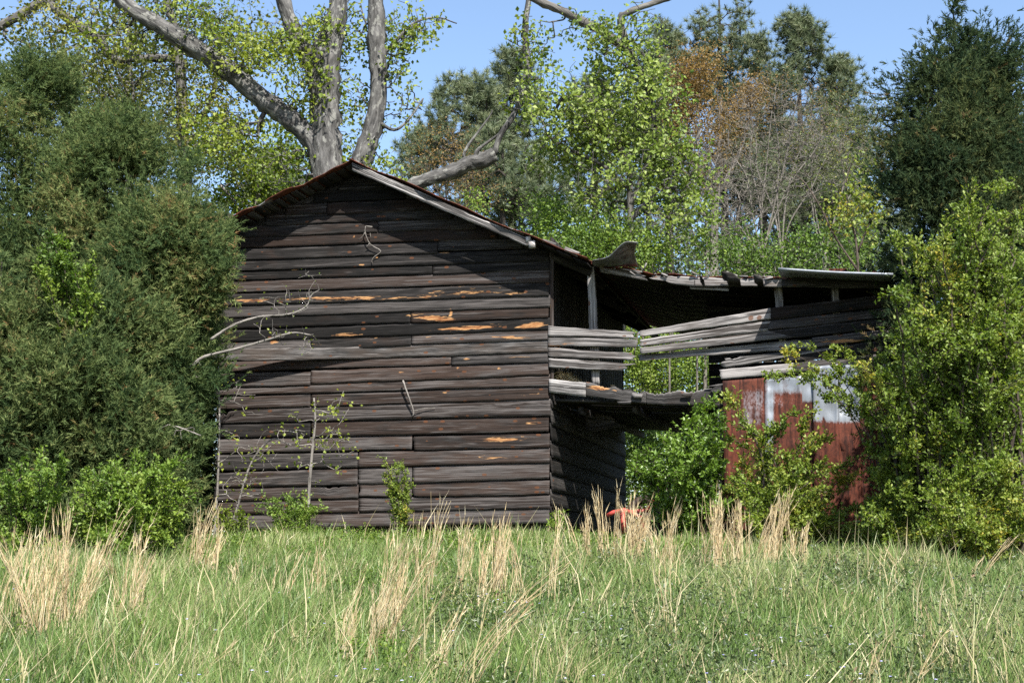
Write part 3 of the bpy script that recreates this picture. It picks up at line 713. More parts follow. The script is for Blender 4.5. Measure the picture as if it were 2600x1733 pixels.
# lean-to roof: sagging tin on purlins
def sag_roof():
    fr = [(1470, 650), (1510, 668), (1560, 676), (1640, 690), (1750, 699), (1900, 704), (2005, 707)]
    pts = np.array([loc(front(x, y, -0.12)) for x, y in fr]); n = 40
    us = np.linspace(pts[0, 0], pts[-1, 0], n); zf = np.interp(us, pts[:, 0], pts[:, 2])
    us2 = np.concatenate([us, np.linspace(us[-1], UR + 0.05, 16)[1:]]); zf2 = np.concatenate([zf, np.full(15, zf[-1])])
    nv = 60; v = np.linspace(-0.10, DEP + 0.1, nv + 1)
    U, V_ = np.meshgrid(us2, v, indexing='ij'); Z0 = np.repeat(zf2[:, None], nv + 1, 1)
    back = 4.02 - 0.20 * (us2 - us2[0]) - 0.12 * np.sin(np.clip((us2 - us2[0]) / 2.4, 0, 1) * 3.14)
    tt = np.clip(V_ / DEP, 0, 1); Z = Z0 * (1 - tt) + back[:, None] * tt + 0.012 * np.sin(V_ * 40)
    ed = np.clip(1 - (V_ + 0.1) / 0.2, 0, 1)
    V2 = V_ + ed * (0.04 * np.sin(U * 9) + 0.05 * RNG.normal(size=(U.shape[0], 1))); Z = Z + ed * (0.004 * np.sin(U * 31) + 0.006 * RNG.normal(size=(U.shape[0], 1)))
    P = C0 + RV * U[..., None] + BV * V2[..., None] + UPV * Z[..., None]
    nu = len(us2) - 1; n1 = nv + 1; N = (nu + 1) * n1; i = np.arange(nu)[:, None] * n1 + np.arange(nv)[None]
    Q = np.stack([i, i + n1, i + n1 + 1, i + 1], -1).reshape(-1, 4); a = np.arange(nu) * n1; e1 = np.stack([a, a + N, a + n1 + N, a + n1], 1)
    gg = Geo(); gg.add(np.concatenate([P.reshape(-1, 3), (P - UPV * 0.012).reshape(-1, 3)]), np.concatenate([Q, Q[:, ::-1] + N, e1]), bare=np.full(2 * N, 0.05), tint=0.5, grain=np.zeros((2 * N, 3)))
    r = gg.build("roof", M['roof_tin'], shed)
    gg = Geo()
    for k in range(14):       # purlin planks right under the tin
        k0 = 0.1 + k * DEP / 14
        f_ = k0 / DEP
        za = Z0[0, 0] * (1 - f_) + back[0] * f_; 
        for a_, b_ in ((0, 14), (14, 30), (30, nu)):
            z1 = zf2[a_] * (1 - f_) + back[a_] * f_ - 0.03; z2 = zf2[b_] * (1 - f_) + back[b_] * f_ - 0.03
            board(gg, wpt(us2[a_], k0, z1), wpt(us2[b_], k0, z2), wpt(us2[b_], k0 + DEP / 14 - 0.02, z2), wpt(us2[a_], k0 + DEP / 14 - 0.02, z1), UPV, thick=0.03, step=0.3, nw=2)
    gg.build("sheathing", M['old_wood'], r)
    return r
sroof = sag_roof()
planks([
    ([(1522, 678), (1650, 695), (1650, 713), (1524, 690)], dict(jagR=0.15, tint=0.8)),
    ([(1636, 699), (1765, 703), (1765, 726), (1650, 714)], dict(jagL=0.25, tint=0.9)),
    ([(1762, 703), (1985, 709), (1985, 728), (1762, 726)], dict(tint=0.75)),
    ([(1985, 709), (2252, 712), (2252, 730), (1985, 728)], dict(tint=0.3)),
    ([(1752, 727), (1850, 731), (1850, 737), (1752, 733)], dict(tint=0.9, v=-0.05)),
], "fascia_board", M['grey_wood'], shed, v=-0.12, wane=0.003, step=0.03, thick=0.03, notch=[(0.3, 0.06, 0.012, 1), (0.6, 0.05, 0.02, 1)])
g = Geo()
for (x0, x1, y0, y1, lift) in ((1830, 1876, 688, 706, 0), (1908, 1936, 694, 708, 0), (1768, 1782, 694, 706, 0)):
    a = front(x0, y0, -0.2); b = front(x1, y1, -0.2)
    p = [front(x0, y0, -0.30), front(x0 + (x1 - x0) * 0.55, y0 + 3, -0.30), front(x1, y1 + 2, -0.28), front(x0 + 12, y1, -0.28)]
    g = Geo(); board(g, p[0], p[1], p[2], p[3], unit(NF + UPV * 0.6), thick=0.16, nw=3, step=0.03, jagL=0.05)
    g.build("rafter_end", M['old_wood'], shed)
g = Geo()
for i in range(26):
    g = Geo(); x = 1520 + RNG.random() * 460; y = np.interp(x, [1520, 1650, 2000], [676, 694, 706])
    a = front(x, y - 1, -0.15); d = RV * RNG.normal() + BV * RNG.normal() * 0.4 + UPV * 0.3 * RNG.normal()
    tube(g, [a, a + unit(d) * (0.05 + 0.12 * RNG.random())], 0.008 + 0.008 * RNG.random(), 4)
    g.build("splinter", M['grey_wood'], shed)
# curled-up sheet of tin at the valley
def sheet(name, rows, m, parent, th=0.01, bare=0.1):
    """rows: list of rows of world points"""
    R = np.array([smooth_path(r, 5) for r in rows]); R = np.array([smooth_path(R[:, j], 4) for j in range(R.shape[1])]).transpose(1, 0, 2)
    a, b = R.shape[:2]; N = a * b; i = np.arange(a - 1)[:, None] * b + np.arange(b - 1)[None]
    Q = np.stack([i, i + b, i + b + 1, i + 1], -1).reshape(-1, 4)
    k = np.arange(b - 1); e1 = np.stack([k, k + 1, k + 1 + N, k + N], 1); k2 = k + (a - 1) * b; e2 = np.stack([k2, k2 + N, k2 + 1 + N, k2 + 1], 1)
    k = np.arange(a - 1) * b; e3 = np.stack([k, k + N, k + b + N, k + b], 1); k = k + b - 1; e4 = np.stack([k, k + b, k + b + N, k + N], 1)
    nrm = np.cross(R[1, 0] - R[0, 0], R[0, 1] - R[0, 0]); nrm = nrm / np.linalg.norm(nrm)
    gg = Geo(); gg.add(np.concatenate([R.reshape(-1, 3), (R + nrm * th).reshape(-1, 3)]), np.concatenate([Q, Q[:, ::-1] + N, e1, e2, e3, e4]), bare=np.full(2 * N, bare), tint=0.5, grain=np.zeros((2 * N, 3)))
    return gg.build(name, m, parent, smooth=False)
sheet("curled_sheet", [[front(1504, 660, -0.62), front(1545, 650, -0.70), front(1584, 615, -0.80), front(1618, 614, -0.80)],
                       [front(1504, 667, -0.35), front(1555, 661, -0.35), front(1598, 642, -0.35), front(1611, 640, -0.35)],
                       [front(1508, 675, -0.08), front(1560, 676, -0.08), front(1604, 675, -0.08), front(1620, 676, -0.08)]], M['tin'], sroof, bare=0.52)
s_ = front(1976, 679, -0.78); e_ = front(2268, 693, -0.78); s2 = front(1990, 684, 1.2) ; e2_ = front(2268, 694, 1.2)
sheet("flat_sheet", [[s_, s_ * 0.5 + e_ * 0.5 - UPV * 0.012, e_], [s_ + BV * 1.0 + UPV * 0.05, (s_ + e_) / 2 + BV * 1.0 + UPV * 0.05, e_ + BV * 1.0 + UPV * 0.05], [s_ + BV * 2.4 + UPV * 0.1, (s_ + e_) / 2 + BV * 2.4 + UPV * 0.1, e_ + BV * 2.4 + UPV * 0.1]], M['tin'], sroof, th=0.03, bare=1.0)
g = Geo(); fb(g, [(2010, 690), (2256, 697), (2256, 716), (2010, 711)], v=-0.2, nw=3, tint=0.2, thick=0.05); g.build("eave_board", M['old_wood'], sroof)
g = Geo(); q = [(2106, 681), (2150, 680), (2146, 688), (2104, 689)]; board(g, *[front(x, y, 0.2) for x, y in q], NF, thick=0.2); g.build("rust_scrap", M['roof_tin'], sroof)
# metal cladding
def tin_panel(x0, x1, yt, yb, zinc, seed, v=-0.05, lean=0.0):
    g = Geo(); nu, nv = 10, 60
    s = np.linspace(0, 1, nu + 1); t = np.linspace(0, 1, nv + 1); S, T = np.meshgrid(s, t, indexing='ij')
    A, B, Cc, D = front(x0, yt, v), front(x1, yt - 0.08 * (x1 - x0), v), front(x1 + 6, yb, v - 0.02), front(x0 + 6, yb, v - 0.02)
    P = (A * (1 - S[..., None]) + B * S[..., None]) * (1 - T[..., None]) + (D * (1 - S[..., None]) + Cc * S[..., None]) * T[..., None]
    rib = np.maximum(np.exp(-((S - 0.02) / 0.03) ** 2), np.exp(-((S - 0.98) / 0.03) ** 2)) * 0.034
    dent = 0.016 * snoise(P, 2.5, seed) + 0.007 * snoise(P, 9.0, seed + 3)
    P = P + NF * (rib + dent)[..., None]
    px, py = proj(P); bare = np.zeros(S.shape)
    for (xa, xb, ya, yb_, k) in zinc:
        e = np.minimum(np.minimum(px - xa, xb - px) / 7.0, np.minimum(py - ya, yb_ - py) / 26.0); bare = np.maximum(bare, np.clip(e + 0.6, 0, 1) * k)
    n1 = nv + 1; N = (nu + 1) * n1; i = np.arange(nu)[:, None] * n1 + np.arange(nv)[None]; Q = np.stack([i, i + 1, i + n1 + 1, i + n1], -1).reshape(-1, 4)
    k = np.arange(nv); e3 = np.stack([k, k + N, k + 1 + N, k + 1], 1); k = k + nu * n1; e4 = np.stack([k, k + 1, k + 1 + N, k + N], 1)
    k = np.arange(nu) * n1; e1 = np.stack([k, k + n1, k + n1 + N, k + N], 1)
    g.add(np.concatenate([P.reshape(-1, 3), (P - NF * 0.006).reshape(-1, 3)]), np.concatenate([Q, Q[:, ::-1] + N, e1, e3, e4]), bare=np.concatenate([bare.ravel()] * 2), tint=0.5, grain=np.zeros((2 * N, 3)))
    return g.build("metal_sheet", M['tin'], shed)
Z0 = [(1880, 1942, 985, 1085, 0.40), (1852, 1870, 1010, 1070, 0.34), (1838, 1900, 960, 985, 0.3)]
tin_panel(1836, 1941, 967, 1380, Z0, 1)
tin_panel(1941, 2036, 961, 1380, [(1941, 1964, 950, 1200, 0.6), (1955, 2040, 945, 1000, 0.58), (1960, 2030, 1000, 1040, 0.3)], 2, v=-0.07)
tin_panel(2036, 2064, 957, 1380, [(2030, 2066, 950, 1022, 0.68), (2030, 2066, 1022, 1260, 0.3)], 3, v=-0.055)
tin_panel(2064, 2127, 930, 1380, [(2060, 2088, 900, 1067, 0.9), (2086, 2096, 900, 1055, 0.9), (2094, 2130, 900, 1067, 0.9)], 4, v=-0.08)
tin_panel(2127, 2182, 927, 1380, [(2120, 2185, 900, 1068, 0.9)], 5, v=-0.065)
tin_panel(2182, 2262, 925, 1380, [(2185, 2270, 900, 940, 0.5)], 6, v=-0.05)
# hay left on the loft, seen through the gap behind the beam
g = Geo(); n = 2600; c = np.array([loc(front(1425, 958, 0.25))]); 
cu = RNG.normal(size=n) * 0.17 + c[0, 0]; cv = 0.12 + RNG.random(n) * 0.5; hz = np.clip(0.20 * np.exp(-((cu - c[0, 0]) / 0.2) ** 2) + 0.02, 0, 1)
P = C0 + RV * cu[:, None] + BV * cv[:, None] + UPV * (c[0, 2] - 0.12 + hz * RNG.random(n))[:, None]
needles(g, P, RNG.normal(size=(n, 3)) * np.array([1, 1, 0.4]), 0.05 + RNG.random(n) * 0.08, 0.004, RNG.random(n))
g.build("hay_heap", M['hay'], None, label="small heap of pale hay on the loft floor beside the barn corner", cat="hay")

# dead sticks caught on the gable wall
def stick(label, paths, out, m='twig'):
    g = Geo()
    for p in paths:
        P = np.array([np.append(front(x, y, -o), w_ / 2 * 20 / F) for (x, y, w_, o) in p]); Q = smooth_path(P, 3); tube(g, Q[:, :3], Q[:, 3], 5)
    return g.build("dead_stick", M[m], None, label=label, cat="stick", group="dead sticks caught on the barn wall")
stick("forked grey twig hanging in the shadow edge high on the gable wall", [[(929, 574, 3, 0.1), (927, 590, 3, 0.09), (940, 620, 3, 0.08), (967, 637, 2.5, 0.06), (950, 652, 3, 0.05), (944, 662, 2.5, 0.05), (946, 668, 2, 0.05)], [(927, 590, 3, 0.09), (918, 603, 2.5, 0.07), (909, 609, 2, 0.05)], [(938, 618, 3, 0.08), (930, 628, 2, 0.06)], [(929, 574, 3, 0.1), (945, 576, 4, 0.1)], [(940, 592, 2, 0.07), (941, 602, 2, 0.07)]], 0.1)
stick("straight bare grey stick leaning on the middle of the gable wall", [[(1023, 965, 5, 0.10), (1036, 1003, 4.5, 0.09), (1050, 1043, 3.5, 0.07), (1047, 1058, 2.5, 0.05)], [(1050, 1043, 3, 0.07), (1080, 1036, 2.2, 0.05), (1105, 1035, 1.5, 0.04)]], 0.1)

# red farm implement standing in the open bay
imp = thing("farm_implement", "faded red farm implement half hidden in grass in the open bay", "implement", gpt(1640, 19.6))
VI = 0.35
def ip(x, y, v=VI): return front(x, y, v)
g = Geo()
tube(g, [ip(1541, 1308), ip(1558, 1300), ip(1586, 1294), ip(1600, 1300)], [0.028, 0.034, 0.034, 0.03], 8); tube(g, [ip(1600, 1298), ip(1624, 1312), ip(1632, 1332), ip(1640, 1350)], 0.03, 8)
tube(g, [ip(1580, 1296), ip(1582, 1325), ip(1586, 1355)], [0.045, 0.04, 0.035], 8); tube(g, [ip(1669, 1289), ip(1700, 1284, VI + 0.3)], 0.012, 6)
tube(g, [ip(1600, 1300, VI), ip(1660, 1292, VI + 0.1), ip(1690, 1300, VI + 0.5)], 0.03, 8)
g.build("frame", M['red_paint'], imp)
g = Geo(); a, b, c, d = ip(1643, 1291), ip(1658, 1264), ip(1670, 1262), ip(1668, 1290)
board(g, b, c, d, a, NF, thick=0.012, nw=4, wane=0.001); g.build("hitch_plate", M['red_paint'], imp)
g = Geo(); a = ip(1684, 1266); box(g, a, (0.055, 0.05, 0.035), (RV, BV, UPV)); g.build("bracket", M['red_paint'], imp)
g = Geo(); cw = ip(1640, 1305, VI + 0.35)
ang = np.linspace(0, 2 * math.pi, 29); ring = [cw + RV * (math.cos(a) * 0.24) + UPV * (math.sin(a) * 0.24 - 0.02) for a in ang]
tube(g, ring, 0.06, 8, cap=False)
for k in range(6): a = k * math.pi / 3; tube(g, [cw - UPV * 0.02, cw + RV * math.cos(a) * 0.22 + UPV * (math.sin(a) * 0.22 - 0.02)], 0.014, 5)
tube(g, [cw - BV * 0.07 - UPV * 0.02, cw + BV * 0.07 - UPV * 0.02], 0.05, 10)
g.build("wheel", M['iron'], imp)

# ================================================================== vegetation
def grow(skel, targets, seg=0.5, jit=0.10, lift=0.12, back=0.35):
    """skel: list of (pos, parent, fixed radius or None). Joins every target point to the nearest branch with a bent path."""
    pos = [np.asarray(p, float) for p, _, _ in skel]; par = [q for _, q, _ in skel]; fix = [r for _, _, r in skel]
    cap = len(pos) + len(targets) * 14 + 16; A = np.zeros((cap, 3)); A[:len(pos)] = pos; n = len(pos); n0 = n
    d0 = np.array([np.min(np.linalg.norm(A[:n] - t, axis=1)) for t in targets]) if len(targets) else np.array([])
    ends = []
    for k in np.argsort(d0):
        t = targets[k]; dv = t - A[:n]; d = np.linalg.norm(dv, axis=1)
        cost = d * (1 + back * np.clip(-dv[:, 2] / (d + 1e-6), 0, 1))
        i = int(np.argmin(cost)); p = A[i].copy(); dd = d[i]
        if dd < 1e-3: continue
        m = min(13, max(2, int(dd / seg)))
        pd = unit(p - A[par[i]]) if par[i] >= 0 else np.array([0, 0, 1.0])
        c = p + (pd * 0.45 + np.array([0, 0, lift])) * dd * 0.5 + RNG.normal(size=3) * dd * jit
        prev = i
        for s in np.linspace(0, 1, m + 1)[1:]:
            q = (1 - s) ** 2 * p + 2 * s * (1 - s) * c + s * s * t
            if s < 1: q = q + RNG.normal(size=3) * dd * jit * 0.18
            A[n] = q; par.append(prev); fix.append(None); prev = n; n += 1
        ends.append(n - 1)
    return A[:n], np.array(par), fix, np.array(ends, int), n0

def skeleton_mesh(g, A, par, fix, ends, rtip=0.006, expo=0.45, nside=4, rmax=9.0):
    n = len(A); cnt = np.zeros(n); cnt[ends] += 1
    for i in range(n - 1, -1, -1):
        if par[i] >= 0: cnt[par[i]] += cnt[i]
    r = rtip * np.maximum(cnt, 1) ** expo
    for i in range(n):
        if fix[i] is not None: r[i] = fix[i]
    for i in range(n):
        if fix[i] is None and par[i] >= 0: r[i] = min(r[i], r[par[i]] * 0.92, rmax)
    k = np.array([i for i in range(n) if par[i] >= 0 and not (fix[i] is not None and fix[par[i]] is not None)], int)
    if len(k):
        rp = np.minimum(r[par[k]], r[k] * 1.7)
        prisms(g, A[par[k]], A[k], rp, r[k], nside)
    return r, cnt

def limb_pts(pl, Y):
    """[(px,py,width_px,dY)] -> smooth world polyline with radii"""
    R = []
    for q in pl:
        y = Y + (q[3] if len(q) > 3 else 0); p = at(q[0], q[1], y); R.append(np.append(p, q[2] / 2 / ppm(y)))
    return smooth_path(np.array(R), 5)

def blob_pts(blobs, n, Y, thr=-0.2, nscale=0.8, seed=0, shell=0.0):
    """points in a union of pixel ellipses (px,py,rx,ry,weight[,dY,depth m]); noise leaves holes"""
    wsum = sum(b[4] * b[2] * b[3] for b in blobs); out = []
    for b in blobs:
        y = Y + (b[5] if len(b) > 5 else 0); k = 1 / ppm(y); dep = b[6] if len(b) > 6 else b[2] * k
        m = int(n * b[4] * b[2] * b[3] / wsum * 2.2) + 4
        D = unit(RNG.normal(size=(m, 3))) * (RNG.random(m) ** (1 / 3 * (1 - shell)))[:, None]
        P = at(b[0], b[1], y) + D * np.array([b[2] * k, dep, b[3] * k])
        keep = snoise(P, nscale, seed) > thr
        P = P[keep]; out.append(P[:max(1, int(n * b[4] * b[2] * b[3] / wsum))])
    return np.concatenate(out)

def skel_from(limbs):
    """limbs: list of (N,4) arrays; the first starts at the ground; the others are joined to the nearest earlier node"""
    sk = []
    for L in limbs:
        start = -1
        if sk:
            P = np.array([s[0] for s in sk]); start = int(np.argmin(np.linalg.norm(P - L[0, :3], axis=1)))
        for i, row in enumerate(L):
            sk.append((row[:3], (len(sk) - 1) if i else start, row[3]))
    return sk

def leafy_tree(name, label, cat, Y, limbs, blobs, nt_, leafm, barkm, lsize=0.07, per=7, spread=0.16, group=None, thr=-0.2, nscale=0.8, seed=0,
               seg=0.5, rtip=0.006, expo=0.45, tintb=0.5, trunk_n=10, base=None, jit=0.12, asp=0.75, leaf_keep=1.0, parts=('trunk', 'crown'), nside=4, back=0.35):
    L = [limb_pts(l, Y) for l in limbs]
    b0 = gpt(limbs[0][0][0], Y) if base is None else base
    if L[0][0, 2] > b0[2] + 0.1:
        n_ = 6; r0 = L[0][0, 3]; ext = np.array([np.append(b0 + (L[0][0, :3] - b0) * s, r0 * (1.25 - 0.25 * s)) for s in np.linspace(0, 1, n_, endpoint=False)])
        ext[0, 2] -= 0.1; L[0] = np.concatenate([ext, L[0]])
    root = thing(name, label, cat, b0, group)
    T = blob_pts(blobs, nt_, Y, thr, nscale, seed)
    A, par, fix, ends, n0 = grow(skel_from(L), T, seg, jit, back=back)
    g = Geo()
    for l in L: tube(g, l[:, :3], l[:, 3] * (1 + 0.04 * np.sin(np.arange(len(l)) * 1.7 + l[0, 0])), trunk_n, rough=0.09)
    skeleton_mesh(g, A, par, fix, ends, rtip, expo, nside)
    g.build(parts[0], barkm, root)
    if per > 0:
        g = Geo(); e = ends[RNG.random(len(ends)) < leaf_keep]
        ti = np.clip(tintb + 0.22 * snoise(A[e], 0.7, seed + 9) + 0.12 * RNG.normal(size=len(e)), 0, 1)
        # leaves sit along the last two twig segments
        E = np.repeat(e, per); f = RNG.random(len(E))
        P = A[E] * (1 - f[:, None] * 0.9) + A[par[E]] * (f[:, None] * 0.9) + RNG.normal(size=(len(E), 3)) * spread
        D = RNG.normal(size=(len(E), 3)) + np.array([0, 0, -0.25]) + unit(A[E] - A[par[E]]) * 0.6
        sz = lsize * (0.55 + 0.8 * RNG.random(len(E)))
        leaves(g, P, D, sz, sz * asp, np.clip(np.repeat(ti, per) + 0.16 * RNG.normal(size=len(E)), 0, 1), up=0.35)
        g.build(parts[1], leafm, root)
    return root

# ---- red cedars: lobed crowns of feathery sprays
def cedar(label, px, Y, top_py, prof, lobes=150, lr=0.34, plumes=60, K=12, seed=0, tintb=0.45, lean=0.0, nl=0.082, nw=0.0165, low=0.02, group="red cedars beside the barn", m='cedar', cap=1.06, void=-0.62):
    """prof: [(height fraction, radius in photo px)]"""
    b = gpt(px, Y); zt = at(px, top_py, Y)[2]; H = zt - b[2]; k = 1 / ppm(Y)
    root = thing("red_cedar", label, "cedar tree", b, group)
    rs = np.random.default_rng(seed); hf = np.array([p[0] for p in prof]); rf = np.maximum(np.array([p[1] for p in prof]) * k - lr * 0.75, 0.03)
    lobes = int(lobes * 1.15); hh = np.linspace(low, 0.985, 400); wgt = np.interp(hh, hf, rf) + 0.22; cdf = np.cumsum(wgt) / wgt.sum()
    h = np.interp(rs.random(lobes), cdf, hh); R = np.interp(h, hf, rf); an = rs.random(lobes) * 2 * math.pi
    an = np.where((np.sin(an) > 0.35) & (rs.random(lobes) < 0.65), -an, an)      # fewer boughs on the side nobody can see
    q = 0.5 + 0.5 * rs.random(lobes) ** 0.4
    wob = np.minimum(1 + 0.3 * snoise(np.stack([np.cos(an) * 1.6, np.sin(an) * 1.6, h * 5], 1), 1.3, seed), cap)
    ok = snoise(np.stack([np.cos(an) * 1.2, np.sin(an) * 1.2, h * H * 0.9], 1), 1.6, seed + 77) > void
    h, R, an, q, wob = h[ok], R[ok], an[ok], q[ok], wob[ok]; lobes = len(h)
    ax = np.stack([b[0] + lean * h, np.full(lobes, b[1]), b[2] + H * h], 1)
    out = np.stack([np.cos(an), np.sin(an), np.zeros(lobes)], 1)
    c = ax + out * (R * q * wob)[:, None]; c[:, 2] += 0.10 * R * q
    lrr = lr * (0.5 + 0.8 * rs.random(lobes) ** 1.3) * np.clip(R / (0.4 * rf.max()), 0.3, 1.1)
    g = Geo(); tube(g, [b - UPV * 0.1, b + UPV * H * 0.4 + np.array([lean * 0.4, 0, 0]), b + UPV * H * 0.97 + np.array([lean, 0, 0])], [0.035 * H * 0.5 + 0.03, 0.02 * H * 0.5 + 0.02, 0.008], 9, rough=0.05)
    st_ = ax.copy(); st_[:, 2] -= 0.25 * R * q; st_[:, 2] = np.maximum(st_[:, 2], b[2] + 0.05)
    mid = (st_ + c) / 2 - UPV * 0.06 * R[:, None]
    prisms(g, st_, mid, 0.006 + 0.012 * R, 0.005 + 0.008 * R, 4); prisms(g, mid, c, 0.005 + 0.008 * R, np.full(lobes, 0.005), 4)
    g.build("trunk", M['bark_dark'], root)
    pl = np.maximum(12, (plumes * 1.9 * (lrr / lr) ** 2).astype(int)); li = np.repeat(np.arange(lobes), pl); n = len(li)
    bo = unit(out * 0.9 + np.array([0, 0, 0.55]) + rs.normal(size=(lobes, 3)) * 0.3)      # every bough has its own direction
    nsub = 9; sub = li * nsub + rs.integers(nsub, size=n)
    sd_ = unit(rs.normal(size=(lobes * nsub, 3)) + np.repeat(out, nsub, 0) * 0.35 + np.array([0, 0, 0.25])) * (np.repeat(lrr, nsub) * (0.45 + 0.55 * rs.random(lobes * nsub)))[:, None]
    off = sd_[sub] * 0.85 + rs.normal(size=(n, 3)) * (lrr[li] * 0.19)[:, None]; off = off + bo[li] * np.sum(off * bo[li], 1)[:, None] * 0.5
    P = c[li] + off
    pd = unit(unit(off) * 0.5 + bo[li] * 0.6 + np.array([0, 0, 0.1]) + rs.normal(size=(n, 3)) * 0.6)
    Lp = 0.07 + 0.12 * rs.random(n) ** 2
    ti = np.clip(tintb + 0.2 * rs.normal(size=lobes)[li] + 0.12 * rs.normal(size=n), 0, 0.86); ti = np.where(rs.random(n) < 0.012, 1.0, ti)
    s = np.tile(np.linspace(0, 1, K), n); pi = np.repeat(np.arange(n), K)
    S = unit(np.cross(pd, rs.normal(size=(n, 3)))); side = np.where(np.arange(len(s)) % 2 == 0, 1, -1)[:, None]
    C = P[pi] + pd[pi] * (s * Lp[pi])[:, None]
    DD = pd[pi] * 0.8 + S[pi] * side * (0.7 * (1 - 0.5 * s))[:, None] + rs.normal(size=(len(s), 3)) * 0.32
    g = Geo(); needles(g, C, DD, nl * (0.6 + 0.7 * rs.random(len(s))) * (1.1 - 0.55 * s), nw, np.clip(ti[pi] + 0.08 * rs.normal(size=len(s)), 0, 1))
    g.build("crown", M[m], root)
    return root

cedar("tallest red cedar at the left edge, its top just under the bare limb", 10, 20.3, 120, [(0, 210), (0.3, 260), (0.55, 250), (0.75, 200), (0.9, 140), (1, 45)], 283, 0.42, 62, seed=1)
cedar("broad rounded red cedar behind the others, left of the barn", 265, 19.7, 290, [(0, 230), (0.35, 240), (0.6, 235), (0.8, 185), (0.93, 120), (1, 50)], 283, 0.42, 62, seed=2)
cedar("dense red cedar whose right side brushes the barn's left eave", 408, 18.9, 480, [(0, 60), (0.15, 75), (0.4, 90), (0.6, 140), (0.72, 162), (0.82, 140), (0.92, 85), (1, 20)], 236, 0.38, 62, seed=3, tintb=0.52)
cedar("low bushy red cedar in front of the others above the green bushes", 215, 17.9, 690, [(0, 180), (0.3, 230), (0.55, 215), (0.8, 130), (1, 30)], 229, 0.36, 62, seed=4, tintb=0.5)
cedar("red cedar cut by the left edge of the photo in front of the tallest one", -40, 17.6, 640, [(0, 150), (0.4, 175), (0.7, 130), (1, 20)], 121, 0.36, 62, seed=5)
cedar("small red cedar close against the barn's lower left corner", 390, 18.4, 850, [(0, 70), (0.35, 95), (0.6, 95), (0.85, 65), (1, 20)], 121, 0.34, 62, seed=6, tintb=0.42)
cedar("very tall red cedar at the right edge, behind the yellow green shrubs", 2495, 18.9, -25, [(0, 150), (0.2, 230), (0.35, 262), (0.5, 262), (0.62, 235), (0.76, 180), (0.88, 112), (0.95, 66), (1, 12)], 445, 0.46, 62, seed=7, tintb=0.4, m='cedar_dark', cap=1.2, void=-0.75)
cedar("half hidden red cedar behind the right edge of the photo", 2690, 19.2, 120, [(0, 150), (0.3, 210), (0.6, 170), (0.85, 80), (1, 12)], 162, 0.44, 62, seed=8, tintb=0.4, m='cedar_dark', cap=1.2, void=-0.75)

